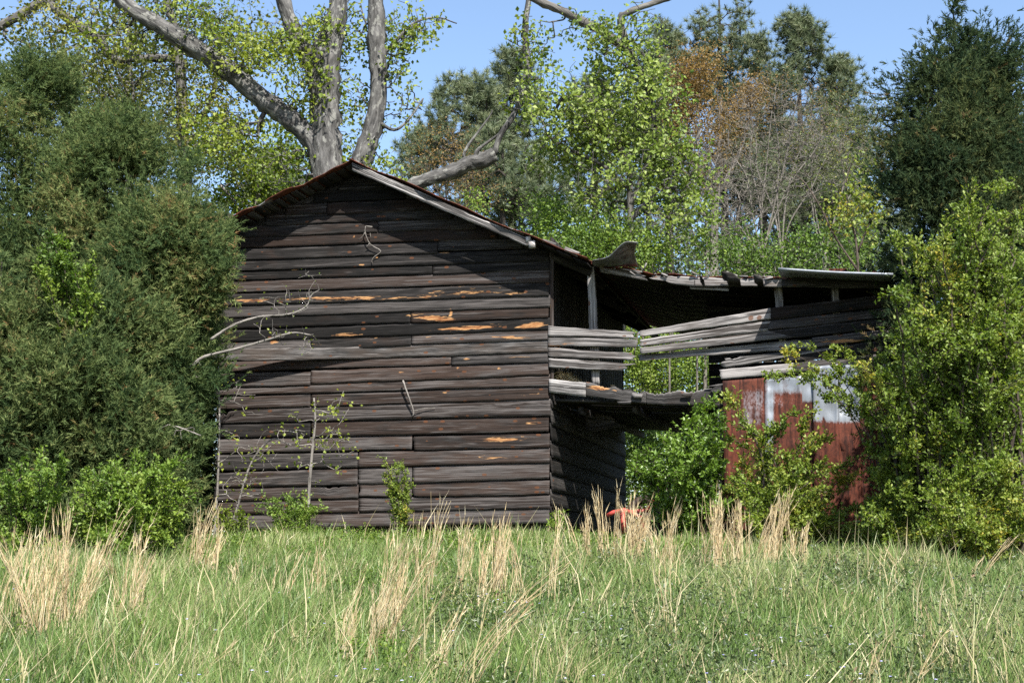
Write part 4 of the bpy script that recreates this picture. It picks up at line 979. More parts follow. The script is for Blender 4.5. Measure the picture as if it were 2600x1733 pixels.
# ---- arching shrubs
def shrub(label, base_px, Y, tips, leafm, cat="shrub", name="shrub", group=None, twigs=22, tl=0.26, per=16, ls=0.047, asp=0.6, seed=0, tintb=0.5, extra=0, spread_m=0.25, rtip=0.004,
          fill=None, curve=0.35, barkm='twig_brown', bare_base=0.15, dY=0.5):
    """tips: [(px,py[,dY])] branch tips; every stem arches from the base to a tip and carries leafy side twigs"""
    rs = np.random.default_rng(seed + 50); b = gpt(base_px, Y); root = thing(name, label, cat, b, group)
    T = [at(t[0], t[1], Y + (t[2] if len(t) > 2 else rs.normal() * dY)) for t in tips]
    if fill:      # more tips spread through pixel ellipses
        for (x, y, rx, ry, n) in fill:
            for _ in range(n):
                a = rs.random() * 6.28; q = math.sqrt(rs.random()); T.append(at(x + rx * q * math.cos(a), y + ry * q * math.sin(a), Y + rs.normal() * dY))
    gs = Geo(); gl = Geo(); SA, SB_, RA, RB = [], [], [], []; C, D, Ti = [], [], []
    for t in T:
        b2 = b + np.array([np.clip(rs.normal(), -1, 1) * spread_m, np.clip(rs.normal(), -1, 1) * spread_m * 0.6, -0.08]); d = t - b2; L = np.linalg.norm(d)
        c1 = b2 + np.array([d[0] * 0.25, d[1] * 0.25, max(d[2], 0.3) * (0.5 + curve)]) + rs.normal(size=3) * 0.05 * L
        s = np.linspace(0, 1, 15)[:, None]; P = (1 - s) ** 2 * b2 + 2 * s * (1 - s) * c1 + s * s * t + rs.normal(size=(15, 3)) * 0.008 * L
        r = (0.006 + 0.006 * L) * (1 - 0.8 * s[:, 0]) * (rtip / 0.004)
        SA.append(P[:-1]); SB_.append(P[1:]); RA.append(r[:-1]); RB.append(r[1:])
        nt2 = int(twigs * (0.6 + 0.4 * L)); tint_s = tintb + 0.13 * rs.normal()
        for _ in range(nt2):
            u = bare_base + (1 - bare_base) * rs.random() ** 0.8; i = min(13, int(u * 14)); p = P[i] + (P[i + 1] - P[i]) * rs.random()
            dirn = unit(unit(P[i + 1] - P[i]) * 0.8 + rs.normal(size=3) * 0.55 + np.array([0, 0, 0.15])); tl_ = tl * (0.35 + 0.9 * rs.random()) * (1.15 - 0.6 * u)
            q = p + dirn * tl_ + np.array([0, 0, -0.04 * tl_]); SA.append(p[None]); SB_.append(q[None]); RA.append(np.array([rtip])); RB.append(np.array([rtip * 0.4]))
            f = rs.random(per); C.append(p + dirn * (f * tl_ * 1.08)[:, None] + rs.normal(size=(per, 3)) * ls * 0.35)
            D.append(rs.normal(size=(per, 3)) * 0.75 + dirn * 0.7 + np.array([0, 0, 0.25])); Ti.append(np.full(per, tint_s))
        m = 26; f = bare_base + (1 - bare_base) * rs.random(m); i = np.minimum(13, (f * 14).astype(int))
        C.append(P[i] + rs.normal(size=(m, 3)) * ls * 0.6); D.append(rs.normal(size=(m, 3)) + np.array([0, 0, 0.3])); Ti.append(np.full(m, tint_s))
    prisms(gs, np.concatenate(SA), np.concatenate(SB_), np.concatenate(RA), np.concatenate(RB), 4)
    gs.build("stem", M[barkm], root)
    C = np.concatenate(C); D = np.concatenate(D); Ti = np.concatenate(Ti); sz = ls * (0.55 + 0.8 * rs.random(len(C)))
    leaves(gl, C, D, sz, sz * asp, np.clip(Ti + 0.14 * rs.normal(size=len(C)) + 0.12 * snoise(C, 1.5, seed), 0, 1), up=0.5)
    gl.build("foliage", M[leafm], root)
    return root

shrub("shrub with long arching leafy shoots in front of the rusty metal sheets", 1985, 17.9, [(1838, 1012), (1872, 1068), (1850, 1112), (1915, 1100), (1962, 1085), (2030, 1040), (2062, 1045), (2068, 1115), (2110, 1110), (2108, 1172), (2160, 1180), (2172, 1205), (2140, 1250), (1880, 1180), (1930, 1165), (1840, 1215), (1900, 1250), (2060, 1230), (2200, 1290), (1990, 1150)], 'olive_shrub',
      fill=[(1985, 1250, 150, 70, 26), (2000, 1320, 200, 40, 26)], seed=1, group="green bushes along the shed front", twigs=24, tintb=0.66)
shrub("thin shoots of a vine shrub arching over the top of the metal sheets", 2310, 17.6, [(2020, 880, 0), (1990, 895, 0), (1945, 955, 0), (1985, 940, 0), (2120, 888, 0), (2010, 925, 0), (2120, 935, 0), (2090, 1000, 0), (2110, 1010, 0), (2100, 960, 0)], 'olive_shrub', seed=2, group="green bushes along the shed front", twigs=10, tintb=0.6, curve=0.5, bare_base=0.5, tl=0.16, rtip=0.0016)
shrub("glossy broad leaved bush filling the open bay of the shed", 1730, 18.7, [(1822, 1015, 0.3), (1806, 1060, 0.3), (1770, 1045), (1760, 1080), (1712, 1120), (1680, 1115), (1640, 1140), (1620, 1165), (1640, 1205), (1740, 1080), (1800, 1100)], 'bush', fill=[(1740, 1190, 100, 80, 36), (1775, 1280, 95, 60, 32), (1640, 1190, 35, 40, 8), (1815, 1150, 30, 120, 14)],
      seed=3, ls=0.06, per=13, asp=0.55, twigs=20, tintb=0.5, group="green bushes along the shed front", spread_m=0.3)
shrub("tall yellow green shrub at the right edge with branches up the cedar", 2480, 16.1, [(2480, 465), (2540, 480), (2420, 520), (2590, 540), (2460, 600), (2540, 600), (2380, 650), (2310, 610), (2290, 605), (2350, 640), (2600, 660), (2270, 730), (2300, 760)], 'olive_shrub', fill=[(2500, 640, 110, 110, 22), (2440, 800, 150, 110, 40), (2540, 850, 100, 150, 34), (2400, 980, 170, 120, 40), (2510, 1080, 120, 150, 36), (2570, 1000, 60, 200, 20)],
      seed=4, twigs=24, tl=0.34, ls=0.047, tintb=0.5, group="yellow green shrubs on the right", spread_m=0.45, dY=0.6)
shrub("yellow green shrub reaching left across the shed's right end", 2330, 16.6, [(2185, 935), (2195, 960), (2180, 1000), (2230, 905), (2255, 890), (2190, 1040), (2215, 1075), (2260, 1010), (2200, 1135), (2205, 1200), (2270, 850), (2320, 880), (2240, 960)], 'olive_shrub', fill=[(2290, 980, 90, 70, 16), (2300, 1190, 100, 60, 26), (2290, 1310, 120, 60, 46), (2400, 1250, 120, 100, 36), (2230, 1350, 70, 30, 16)], seed=5, twigs=24, tl=0.26, ls=0.044, tintb=0.55, group="yellow green shrubs on the right", dY=0.4)
shrub("low yellow green shrub at the lower right above the grass", 2500, 15.6, [(2360, 1180), (2390, 1150), (2450, 1130), (2560, 1120)], 'olive_shrub', fill=[(2480, 1240, 130, 80, 34), (2540, 1330, 110, 50, 30), (2400, 1340, 110, 40, 26)], seed=6, twigs=24, tl=0.26, ls=0.044, tintb=0.5, group="yellow green shrubs on the right", dY=0.35)
shrub("wide light green bush in front of the cedars beside the barn's left corner", 330, 16.0, [(210, 1210), (290, 1180), (350, 1160), (420, 1185), (455, 1170), (470, 1230), (400, 1200), (480, 1260)], 'thicket', fill=[(330, 1240, 130, 45, 40), (360, 1340, 130, 60, 44), (250, 1320, 80, 70, 22)], seed=7, twigs=24, tl=0.24, ls=0.047, tintb=0.55, group="green bushes below the cedars", dY=0.35)
shrub("light green bush at the left edge below the cedars", 90, 15.8, [(60, 1165), (110, 1155), (155, 1170), (20, 1230), (130, 1200), (10, 1210)], 'thicket', fill=[(70, 1230, 90, 60, 16), (90, 1330, 120, 70, 34)], seed=8, twigs=15, tl=0.24, ls=0.047, tintb=0.5, group="green bushes below the cedars", dY=0.35)
shrub("bright green sapling growing out between the left cedars", 175, 17.9, [(125, 595, -.9), (150, 600, -.9), (100, 640, -.9), (175, 655, -1), (230, 660, -1), (245, 672, -1), (110, 690, -1), (200, 690, -1), (215, 735, -1.1), (240, 745, -1.1), (130, 640, -1), (150, 650, -1)], 'thicket', seed=9, name="sapling", cat="sapling", twigs=13, tl=0.2, ls=0.045, tintb=0.6, bare_base=0.72, dY=0.12, spread_m=0.08, curve=0.2)
shrub("low green bush against the left part of the barn wall", 745, 19.0, [(660, 1262), (720, 1255), (770, 1262), (815, 1290)], 'thicket', fill=[(735, 1300, 75, 40, 26), (760, 1345, 60, 25, 14)], seed=10, twigs=14, tl=0.2, ls=0.034, tintb=0.5, dY=0.15, group="plants at the foot of the barn", spread_m=0.2)
shrub("narrow upright green plant against the middle of the barn wall", 1015, 19.0, [(972, 1165), (985, 1180), (1005, 1185), (1030, 1200), (1020, 1185), (975, 1205)], 'olive_shrub', fill=[(1015, 1260, 28, 60, 14)], seed=11, twigs=13, tl=0.15, ls=0.034, tintb=0.55, dY=0.1, group="plants at the foot of the barn", spread_m=0.1)
shrub("sparse leafy plant at the barn's left bottom corner", 600, 18.6, [(560, 1290), (610, 1300), (570, 1320), (640, 1325)], 'fresh', fill=[(590, 1330, 55, 30, 10)], seed=12, twigs=9, tl=0.18, ls=0.047, per=7, tintb=0.5, dY=0.12, group="plants at the foot of the barn", spread_m=0.15)
shrub("small leafy seedling at the barn's right front corner", 1415, 19.3, [(1405, 1305), (1425, 1300), (1435, 1320), (1400, 1325)], 'thicket', fill=[(1420, 1330, 30, 12, 6)], seed=13, twigs=8, tl=0.12, ls=0.047, per=7, tintb=0.6, dY=0.08, group="plants at the foot of the barn", spread_m=0.08)
for (label, bx, y, trunk, blobs, n_, sd, per) in (
        ("slender leafy sapling standing before the barn wall, left of the middle", 783, 19.3, [(783, 1330, 9), (785, 1240, 8), (792, 1150, 7), (800, 1070, 6), (797, 1010, 4)], [(850, 1030, 70, 40, 1), (780, 1090, 80, 60, 1), (850, 1120, 60, 60, 1), (800, 1190, 60, 40, 0.6), (720, 1140, 60, 60, 0.5)], 85, 31, 3),
        ("thin pale sapling at the barn's left end with few leaves", 553, 19.2, [(545, 1350, 6), (552, 1240, 5.5), (557, 1100, 5), (556, 1000, 4), (554, 930, 2.5)], [(600, 990, 60, 40, 1), (600, 1180, 70, 90, 0.8), (620, 1090, 60, 50, 0.6)], 48, 32, 2),
        ("leaning bare sapling with a few leaves near the barn's left end", 590, 19.4, [(588, 1340, 7), (610, 1260, 6), (640, 1170, 5), (690, 1115, 4), (740, 1130, 3)], [(660, 1180, 80, 60, 1), (610, 1230, 60, 60, 1)], 36, 33, 2)):
    leafy_tree("sapling", label, "sapling", y, [trunk], blobs, n_, M['fresh'], M['twig'], lsize=0.05, per=per, spread=0.05, seed=sd, seg=0.12, rtip=0.0035, expo=0.35, thr=-2, group="saplings before the barn wall", tintb=0.7, jit=0.2, parts=('trunk', 'foliage'))
leafy_tree("fallen_branch", "long bare grey branch reaching from the cedar across the barn wall", "branch", 18.3, [[(470, 945, 9), (492, 925, 8), (520, 905, 8), (600, 885, 7), (670, 865, 6), (740, 845, 5), (790, 850, 3)]], [(740, 860, 80, 30, 1), (690, 830, 60, 30, 1), (480, 950, 50, 30, 0.8), (780, 880, 40, 25, 0.5)], 40, M['fresh'], M['twig'], lsize=0.035, per=1, spread=0.03, seed=41, seg=0.12, rtip=0.0035, expo=0.3, thr=-2, tintb=0.6, jit=0.2, base=at(470, 945, 18.3), parts=('wood', 'foliage'), group="bare branches poking out of the cedar")
leafy_tree("fallen_branch", "upper bare grey branch curving from the cedar over the barn wall", "branch", 18.4, [[(535, 862, 8), (575, 835, 7), (610, 818, 7), (665, 803, 6), (730, 798, 5), (775, 780, 4), (790, 750, 3)]], [(740, 760, 60, 50, 1), (790, 720, 40, 50, 1), (680, 780, 60, 30, 0.6)], 36, M['fresh'], M['twig'], lsize=0.03, per=1, spread=0.03, seed=42, seg=0.12, rtip=0.003, expo=0.3, thr=-2, tintb=0.6, jit=0.2, base=at(535, 862, 18.4), parts=('wood', 'foliage'), group="bare branches poking out of the cedar")
leafy_tree("fallen_branch", "short bent bare branch low in the small cedar", "branch", 17.5, [[(392, 1100, 7), (397, 1055, 7), (384, 1040, 5)], [(395, 1080, 5), (440, 1080, 4), (510, 1105, 3)]], [(450, 1090, 70, 25, 1)], 14, M['fresh'], M['twig'], per=0, seed=43, seg=0.12, rtip=0.003, expo=0.3, thr=-2, jit=0.2, base=at(392, 1100, 17.5), parts=('wood', 'foliage'), group="bare branches poking out of the cedar")

# ---- the big old tree behind the barn
leafy_tree("old_tree", "huge old grey tree with several thick trunks rising behind the barn roof", "tree", 29.0,
    [[(836, 640, 96), (830, 430, 80), (826, 330, 78), (824, 240, 80), (826, 150, 84), (848, 70, 62), (862, -20, 44), (880, -160, 36)],
     [(845, 560, 70), (900, 470, 62), (922, 400, 56), (950, 310, 48), (962, 210, 46), (957, 110, 48), (955, 30, 44), (960, -100, 36), (1000, -260, 20)],
     [(830, 260, 50), (790, 160, 46), (748, 80, 42), (722, 10, 38), (700, -90, 30)],
     [(828, 470, 60), (800, 370, 58), (745, 310, 56), (677, 262, 54), (606, 200, 52), (540, 150, 50), (478, 112, 48), (400, 62, 44), (330, 20, 40), (270, -30, 34), (150, -110, 24)],
     [(900, 520, 46), (1010, 486, 38), (1085, 456, 36), (1150, 436, 39), (1190, 416, 37), (1225, 408, 42), (1256, 392, 40)],
     [(1254, 392, 16), (1270, 345, 15), (1310, 280, 15), (1336, 190, 18), (1335, 120, 17), (1334, 57, 16), (1342, 0, 15), (1350, -90, 12)],
     [(962, 150, 12), (1000, 110, 9), (1050, 60, 7), (1110, 45, 5), (1160, 60, 3)],
     [(948, 300, 10), (1000, 330, 8), (1040, 300, 6), (1075, 250, 4)],
     [(1215, 410, 12), (1210, 385, 10), (1260, 345, 6), (1300, 310, 4)], [(1190, 420, 10), (1180, 385, 8), (1240, 300, 4), (1250, 280, 3)]],
    [(760, 150, 150, 150, 1), (640, 120, 130, 130, 1), (880, 290, 110, 140, 0.85), (560, 330, 120, 110, 0.9), (700, 420, 110, 60, 0.9), (980, 100, 90, 110, 0.75), (1040, 60, 120, 50, 0.35), (460, 60, 150, 80, 0.8), (960, 440, 70, 60, 0.7), (1020, 250, 60, 90, 0.4), (1320, 170, 70, 170, 0.5), (860, 60, 90, 90, 0.7), (300, 60, 150, 80, 0.5), (1030, 500, 50, 40, 0.7)],
    3300, M['fresh'], M['bark_moss'], leaf_keep=0.45, lsize=0.10, per=6, spread=0.10, seed=51, seg=0.35, rtip=0.008, expo=0.36, thr=-0.25, trunk_n=14, tintb=0.6, jit=0.13, nscale=0.9)
leafy_tree("old_tree", "large limbed tree over the upper left corner with fresh olive leaves", "tree", 32.0,
    [[(472, 560, 40), (468, 400, 32), (462, 260, 29), (455, 150, 27), (440, 60, 24), (425, 0, 20), (410, -120, 14)],
     [(460, 150, 22), (400, 148, 22), (340, 150, 20), (285, 150, 17), (255, 105, 26), (190, 60, 26), (121, 6, 22), (60, -60, 16)],
     [(300, -60, 30), (118, 0, 26), (40, 45, 25), (-10, 72, 25), (-120, 130, 22)],
     [(470, 330, 16), (530, 270, 14), (550, 190, 11), (560, 110, 8)], [(345, 330, 14), (335, 220, 12), (325, 120, 10), (330, 40, 7)]],
    [(200, 90, 200, 110, 1), (420, 100, 190, 120, 1), (300, 230, 220, 110, 1.1), (480, 320, 150, 110, 1), (100, 200, 120, 90, 0.9), (560, 420, 90, 90, 0.9), (620, 60, 120, 90, 0.6), (560, 230, 120, 100, 0.9)],
    2300, M['fresh_olive'], M['bark'], lsize=0.10, per=4, spread=0.14, seed=52, seg=0.4, rtip=0.006, expo=0.38, thr=-0.35, tintb=0.5, jit=0.14, base=gpt(472, 32.0))
leafy_tree("woodland_tree", "bushy background tree with small dull leaves behind the left cedars", "tree", 38.0, [[(330, 700, 30), (325, 500, 24), (330, 350, 18), (320, 200, 12)], [(326, 480, 16), (250, 380, 12), (180, 280, 8)], [(328, 450, 14), (420, 380, 11), (520, 330, 8)]],
    [(180, 300, 170, 130, 1), (380, 330, 170, 130, 1), (560, 420, 120, 110, 1), (80, 180, 120, 130, 0.8), (300, 150, 200, 120, 0.7)], 1700, M['fresh_olive'], M['bark'], lsize=0.10, per=5, spread=0.2, seed=53, seg=0.5, rtip=0.008, expo=0.36, thr=-0.3, tintb=0.32, group="background woodland trees")
leafy_tree("woodland_tree", "low leafy background tree showing between the left cedar and barn roof", "tree", 34.0, [[(640, 800, 24), (640, 620, 18), (650, 520, 12), (670, 440, 8)], [(640, 600, 10), (600, 520, 8), (560, 470, 6)]],
    [(620, 470, 110, 70, 1), (700, 410, 90, 50, 1), (560, 530, 60, 60, 0.8), (740, 330, 70, 70, 0.6)], 620, M['fresh'], M['twig'], lsize=0.10, per=8, spread=0.16, seed=54, seg=0.4, rtip=0.008, expo=0.38, thr=-0.4, tintb=0.5, group="background woodland trees")
# ---- light green tree behind the shed
leafy_tree("light_green_tree", "light green leafy tree rising behind the lean-to shed roof", "tree", 27.5,
    [[(1580, 800, 22), (1598, 640, 19), (1600, 540, 17), (1596, 430, 15), (1570, 370, 15), (1535, 342, 14), (1495, 312, 12), (1450, 290, 8)],
     [(1600, 520, 16), (1640, 420, 14), (1660, 300, 14), (1610, 150, 20), (1534, 84, 24), (1494, 63, 24), (1422, 26, 22), (1356, -2, 20), (1280, -50, 14)],
     [(1590, 110, 20), (1575, 50, 18), (1600, 30, 17), (1660, 8, 15), (1720, -10, 12)],
     [(1600, 560, 14), (1680, 470, 12), (1740, 400, 8), (1780, 330, 5)], [(1598, 480, 12), (1530, 420, 10), (1450, 380, 8), (1380, 340, 6)],
     [(1500, 250, 14), (1440, 247, 14), (1420, 260, 10), (1410, 285, 7)]],
    [(1610, 130, 130, 130, 1), (1460, 110, 130, 90, 0.7), (1560, 280, 170, 120, 1.3), (1430, 330, 150, 100, 1.1), (1670, 300, 120, 130, 1.1), (1590, 440, 200, 110, 1.2), (1740, 440, 110, 90, 0.9), (1390, 230, 80, 90, 0.6), (1640, 570, 190, 80, 0.7), (1370, 410, 90, 60, 0.8), (1760, 540, 80, 60, 0.6)],
    2300, M['maple'], M['bark'], leaf_keep=0.65, lsize=0.095, per=8, spread=0.10, seed=55, seg=0.35, rtip=0.007, expo=0.36, thr=-0.15, nscale=1.1, tintb=0.55, jit=0.13, base=gpt(1520, 27.5))

# ---- pines
def pine(label, px, Y, top_py, bot_py, rpx, n=110, seed=0, lean=0.0, tl=0.34, K=46, nw=0.026, trunk_w=None, tintb=0.5, prof=((0, .55), (.3, 1), (.65, .85), (.9, .4), (1, .12))):
    rs = np.random.default_rng(seed + 300); b = gpt(px, Y); zt = at(px, top_py, Y)[2]; zb = at(px, bot_py, Y)[2]; k = 1 / ppm(Y); R0 = rpx * k
    root = thing("pine_tree", label, "pine tree", b, "tall pines beyond the barn")
    top = np.array([b[0] + lean, b[1], zt]); tr = smooth_path([np.append(b - UPV * 0.2, 0.26), np.append((b + top) / 2, 0.19), np.append(top, 0.03)], 8)
    if trunk_w: tr[:, 3] *= trunk_w
    n = int(n * 1.5); h = rs.random(n) ** 0.85; R = np.interp(h, [p[0] for p in prof], [p[1] for p in prof]) * R0; an = rs.random(n) * 6.28; q = rs.random(n) ** 0.45
    T = np.stack([b[0] + lean * 0.9 + np.cos(an) * R * q, b[1] + np.sin(an) * R * q, zb + (zt - zb) * h], 1)
    T = T[snoise(T, 0.55, seed) > -0.42]
    A, par, fix, ends, n0 = grow(skel_from([tr]), T, 0.7, 0.08, 0.05, back=0.9)
    g = Geo(); tube(g, tr[:, :3], tr[:, 3], 9, rough=0.05); skeleton_mesh(g, A, par, fix, ends, 0.02, 0.4, 4); g.build("trunk", M['bark_dark'], root)
    # several tufts at each branch end
    E = np.repeat(ends, 3); P = A[E] + rs.normal(size=(len(E), 3)) * np.array([0.30, 0.30, 0.16]); up = unit(rs.normal(size=(len(E), 3)) * 0.5 + np.array([0, 0, 1.0]))
    ti = np.clip(tintb + 0.2 * rs.normal(size=len(E)), 0, 1); pi = np.repeat(np.arange(len(E)), K)
    D = unit(rs.normal(size=(len(pi), 3)) + up[pi] * 0.9)
    g = Geo(); needles(g, P[pi], D, tl * (0.6 + 0.5 * rs.random(len(pi))), nw, np.clip(ti[pi] + 0.1 * rs.normal(size=len(pi)), 0, 1)); g.build("crown", M['pine'], root)
    return root
pine("rounded dark pine crown right of the big tree against the sky", 1180, 55, 205, 480, 125, 210, 1, prof=((0, .75), (.35, 1), (.7, .9), (.9, .6), (1, .3)))
pine("pine behind the dangling limb, right of the rounded pine", 1300, 57, 130, 520, 95, 190, 2)
pine("dark pine trunk and boughs low behind the broken limb", 1275, 48, 330, 560, 110, 120, 3, prof=((0, .8), (.4, 1), (1, .7)))
pine("high pine top above the rust coloured tree, cut by the top edge", 1862, 60, -40, 330, 88, 190, 4, prof=((0, .6), (.35, 1), (.75, .95), (1, .5)))
pine("narrow pine left of the high pine top behind the light green tree", 1715, 60, 55, 420, 85, 190, 5)
pine("tall pointed pine crown against the sky, left of the right cedar", 2070, 56, 42, 520, 125, 330, 6, prof=((0, .9), (.3, 1), (.6, .85), (.85, .55), (1, .2)))
pine("shorter pine on the right shoulder of the tall pointed pine", 2180, 57, 150, 560, 85, 210, 7)
pine("small pine spire between the high pine and the tall pointed pine", 1965, 58, 85, 520, 60, 120, 8)
pine("dull pine in the middle of the woods behind the bare branches", 1900, 52, 330, 760, 150, 260, 9)
pine("dull pine low in the woods behind the shed's right end", 2130, 50, 380, 780, 140, 260, 10)
pine("dull pine hidden behind the light green tree", 1520, 56, 200, 700, 130, 240, 11)
pine("dark pine behind the light green bushes right of the barn roof", 1360, 50, 380, 700, 120, 170, 12)
pine("dark evergreen low behind the barn's left eave", 690, 42, 395, 620, 90, 130, 13)
pine("far pine filling the gap between the light green tree and the rusty tree", 1660, 62, 260, 760, 150, 300, 15)
pine("far dull pine behind the bare grey trees' right side", 2020, 62, 300, 780, 170, 330, 16)
pine("far pine beyond the right cedar's left side", 2240, 60, 330, 780, 120, 240, 17)
pine("far pine just right of the barn ridge behind the big tree", 1060, 60, 330, 720, 120, 200, 18)
pine("dull pine at the far left behind the cedars", 200, 55, 230, 620, 130, 170, 14)
leafy_tree("rusty_tree", "tree with rust coloured spring buds below the high pine top", "tree", 46.0, [[(1810, 800, 26), (1815, 560, 20), (1825, 400, 14), (1830, 250, 8)], [(1815, 520, 12), (1760, 400, 9), (1740, 280, 5)], [(1818, 500, 12), (1880, 380, 9), (1910, 260, 5)]],
    [(1810, 190, 100, 75, 1.3), (1880, 230, 60, 60, 1), (1740, 240, 60, 80, 0.8), (1800, 330, 130, 90, 0.6), (1790, 440, 90, 60, 0.4)], 1700, M['rust_bud'], M['twig_grey'], lsize=0.075, per=12, spread=0.3, seed=61, seg=0.5, rtip=0.01, expo=0.33, thr=-0.2, group="background woodland trees")
# ---- bare grey trees
def bare(label, px, Y, fan, blobs, n, seed, m='twig_grey', per=0, leafm='fresh_olive', rtip=0.008, ls=0.06):
    limbs = [[(px, 760, 10), (px + 4, 690, 9), (px + 6, 640, 8)]] + [[(px + 5, 650, 5), (px + (tx - px) * 0.3 + 14 * math.sin(tx), 650 + (ty - 650) * 0.32, 4.2), (px + (tx - px) * 0.62 - 16 * math.sin(tx * 3.1), 650 + (ty - 650) * 0.62, 3.4), (px + (tx - px) * 0.84 + 10 * math.sin(tx * 1.3), 650 + (ty - 650) * 0.84, 2.6), (tx, ty, 1.8)] for tx, ty in fan]
    leafy_tree("bare_tree", label, "bare tree", Y, limbs, blobs, int(n * 3.0), M[leafm], M[m], lsize=ls, per=per, spread=0.15, seed=seed, seg=0.4, rtip=rtip, expo=0.3, thr=-1.5, jit=0.11, trunk_n=6, base=gpt(px, Y), group="bare grey trees behind the shed", nside=3, back=1.5)
bare("bare grey tree with fanning branches above the shed's flat roof sheet", 1930, 34, [(1850, 330), (1900, 260), (1960, 280), (2030, 230), (1790, 420), (2090, 330)], [(1930, 350, 170, 160, 1), (1850, 450, 120, 110, 0.8), (2050, 400, 120, 110, 0.8)], 620, 71)
bare("bare grey tree leaning right, beside the right cedar", 2090, 35, [(2150, 330), (2230, 280), (2060, 300), (2200, 420), (2020, 420)], [(2150, 350, 120, 130, 1), (2060, 420, 120, 110, 0.8), (2240, 330, 60, 100, 0.8)], 480, 72, per=2, ls=0.05)
bare("bare grey tree between the light green tree and the rusty tree", 1790, 33, [(1720, 420), (1760, 330), (1830, 380), (1700, 520), (1860, 460)], [(1770, 440, 110, 120, 1), (1720, 540, 90, 80, 0.8), (1850, 520, 110, 90, 0.7)], 420, 73)
bare("bare grey tree low behind the flat roof sheet's left end", 1870, 37, [(1800, 480), (1860, 420), (1930, 500), (1990, 440)], [(1860, 480, 150, 110, 1), (1990, 520, 110, 90, 0.8)], 420, 76)
bare("pale bare tree against the rusty tree's right side", 1980, 39, [(1900, 300), (1970, 220), (2060, 270), (2110, 380)], [(1990, 290, 140, 130, 1), (2100, 300, 90, 110, 0.7)], 420, 77, per=1, leafm='rust_bud', ls=0.05)
bare("thin bare tree with brownish twigs behind the broken limb", 1130, 36, [(1090, 420), (1150, 360), (1200, 420), (1060, 480)], [(1130, 400, 110, 100, 1), (1200, 470, 90, 70, 0.8)], 330, 74, m='twig_brown', per=2, leafm='rust_bud', ls=0.05)
leafy_tree("sapling", "slim sapling with yellow green sprigs left of the right cedar", "sapling", 24.0, [[(2180, 700, 7), (2172, 600, 6), (2155, 540, 4), (2150, 450, 3), (2170, 400, 1.5)], [(2178, 640, 6), (2215, 540, 4), (2240, 420, 3)], [(2180, 690, 6), (2120, 600, 5), (2085, 530, 4), (2040, 460, 3), (2000, 440, 1.5)]],
    [(2200, 470, 50, 90, 1), (2150, 520, 80, 60, 1), (2100, 560, 80, 60, 0.6), (2220, 580, 40, 70, 0.8)], 170, M['olive_shrub'], M['twig_brown'], lsize=0.07, per=6, spread=0.07, seed=75, seg=0.2, rtip=0.004, expo=0.33, thr=-0.5, tintb=0.6, base=gpt(2180, 24.0))

# ---- green thickets behind barn and shed
def thicket(label, px, Y, blobs, n, seed, tintb=0.5, ls=0.062, per=20, m='thicket', thr=-0.5):
    limbs = [[(px, 900, 5), (px + 10, 800, 5), (px - 5, 720, 4)], [(px - 60, 900, 4), (px - 80, 780, 4), (px - 90, 700, 4)], [(px + 70, 900, 4), (px + 90, 790, 4), (px + 100, 710, 4)]]
    return leafy_tree("thicket_bush", label, "bush", Y, limbs, blobs, n, M[m], M['twig_grey'], leaf_keep=0.6, lsize=ls, per=per, spread=0.15, seed=seed, seg=0.35, rtip=0.0075, expo=0.33, thr=thr, tintb=tintb, base=gpt(px, Y), group="green thicket behind the barn and shed", trunk_n=6, nside=3)
thicket("bright green bush over the barn's right roof slope", 1360, 28.5, [(1350, 560, 120, 60, 1), (1250, 520, 70, 40, 0.7), (1420, 600, 110, 70, 1), (1350, 680, 150, 90, 0.6)], 620, 81, 0.5)
thicket("bright green bush above the curled roof sheet", 1540, 27.0, [(1530, 600, 90, 70, 1), (1640, 630, 120, 60, 1), (1460, 650, 90, 60, 0.9), (1560, 720, 160, 80, 0.6)], 680, 82, 0.4)
thicket("green bush above the middle of the shed roof", 1770, 28.0, [(1740, 640, 110, 50, 1), (1860, 660, 120, 45, 0.9), (1690, 570, 70, 60, 0.8), (1900, 600, 50, 50, 0.4), (1780, 720, 180, 70, 0.7)], 480, 83, 0.34)
thicket("green bush above the flat metal roof sheet", 2030, 27.5, [(2000, 640, 110, 55, 1), (2120, 630, 110, 60, 1), (2220, 620, 60, 80, 0.7), (2050, 720, 180, 60, 0.6)], 400, 84, 0.36)
thicket("leafy bush seen through the upper opening of the shed", 1650, 33.5, [(1640, 880, 110, 80, 1), (1720, 940, 120, 90, 1), (1620, 970, 90, 80, 0.8), (1800, 930, 70, 90, 0.7)], 1500, 85, 0.55, thr=-2)
thicket("shaded leafy bush seen through the open bay below the loft", 1700, 31.0, [(1680, 1130, 130, 90, 1), (1610, 1140, 80, 90, 1), (1620, 1220, 90, 110, 1), (1740, 1240, 130, 90, 0.8), (1640, 1300, 120, 70, 0.6)], 1500, 86, 0.35, thr=-2)
def wood_belt():
    """the far edge of the wood: one dense band nobody could count the plants of"""
    g = Geo(); n = 150000; x = RNG.uniform(-36, 36, n); y = 64 + RNG.random(n) * 8; H = 13.5 + 3.0 * snoise(np.stack([x, y], 1), 0.3, 3) + 1.5 * snoise(np.stack([x, y], 1), 1.1, 4)
    z = zg(x, y) + H * RNG.random(n) ** 0.75; P = np.stack([x, y, z], 1); k = snoise(P, 0.6, 6) > -0.55; P = P[k]; n = len(P); sz = 0.14 + 0.16 * RNG.random(n)
    leaves(g, P, RNG.normal(size=(n, 3)), sz, sz * 0.6, np.clip(0.45 + 0.25 * snoise(P, 0.45, 8) + 0.15 * RNG.normal(size=n), 0, 1))
    tag(g.build("undergrowth", M['far_wood']), "dull grey green undergrowth massed along the far edge of the wood", "undergrowth", None, "stuff")
wood_belt()

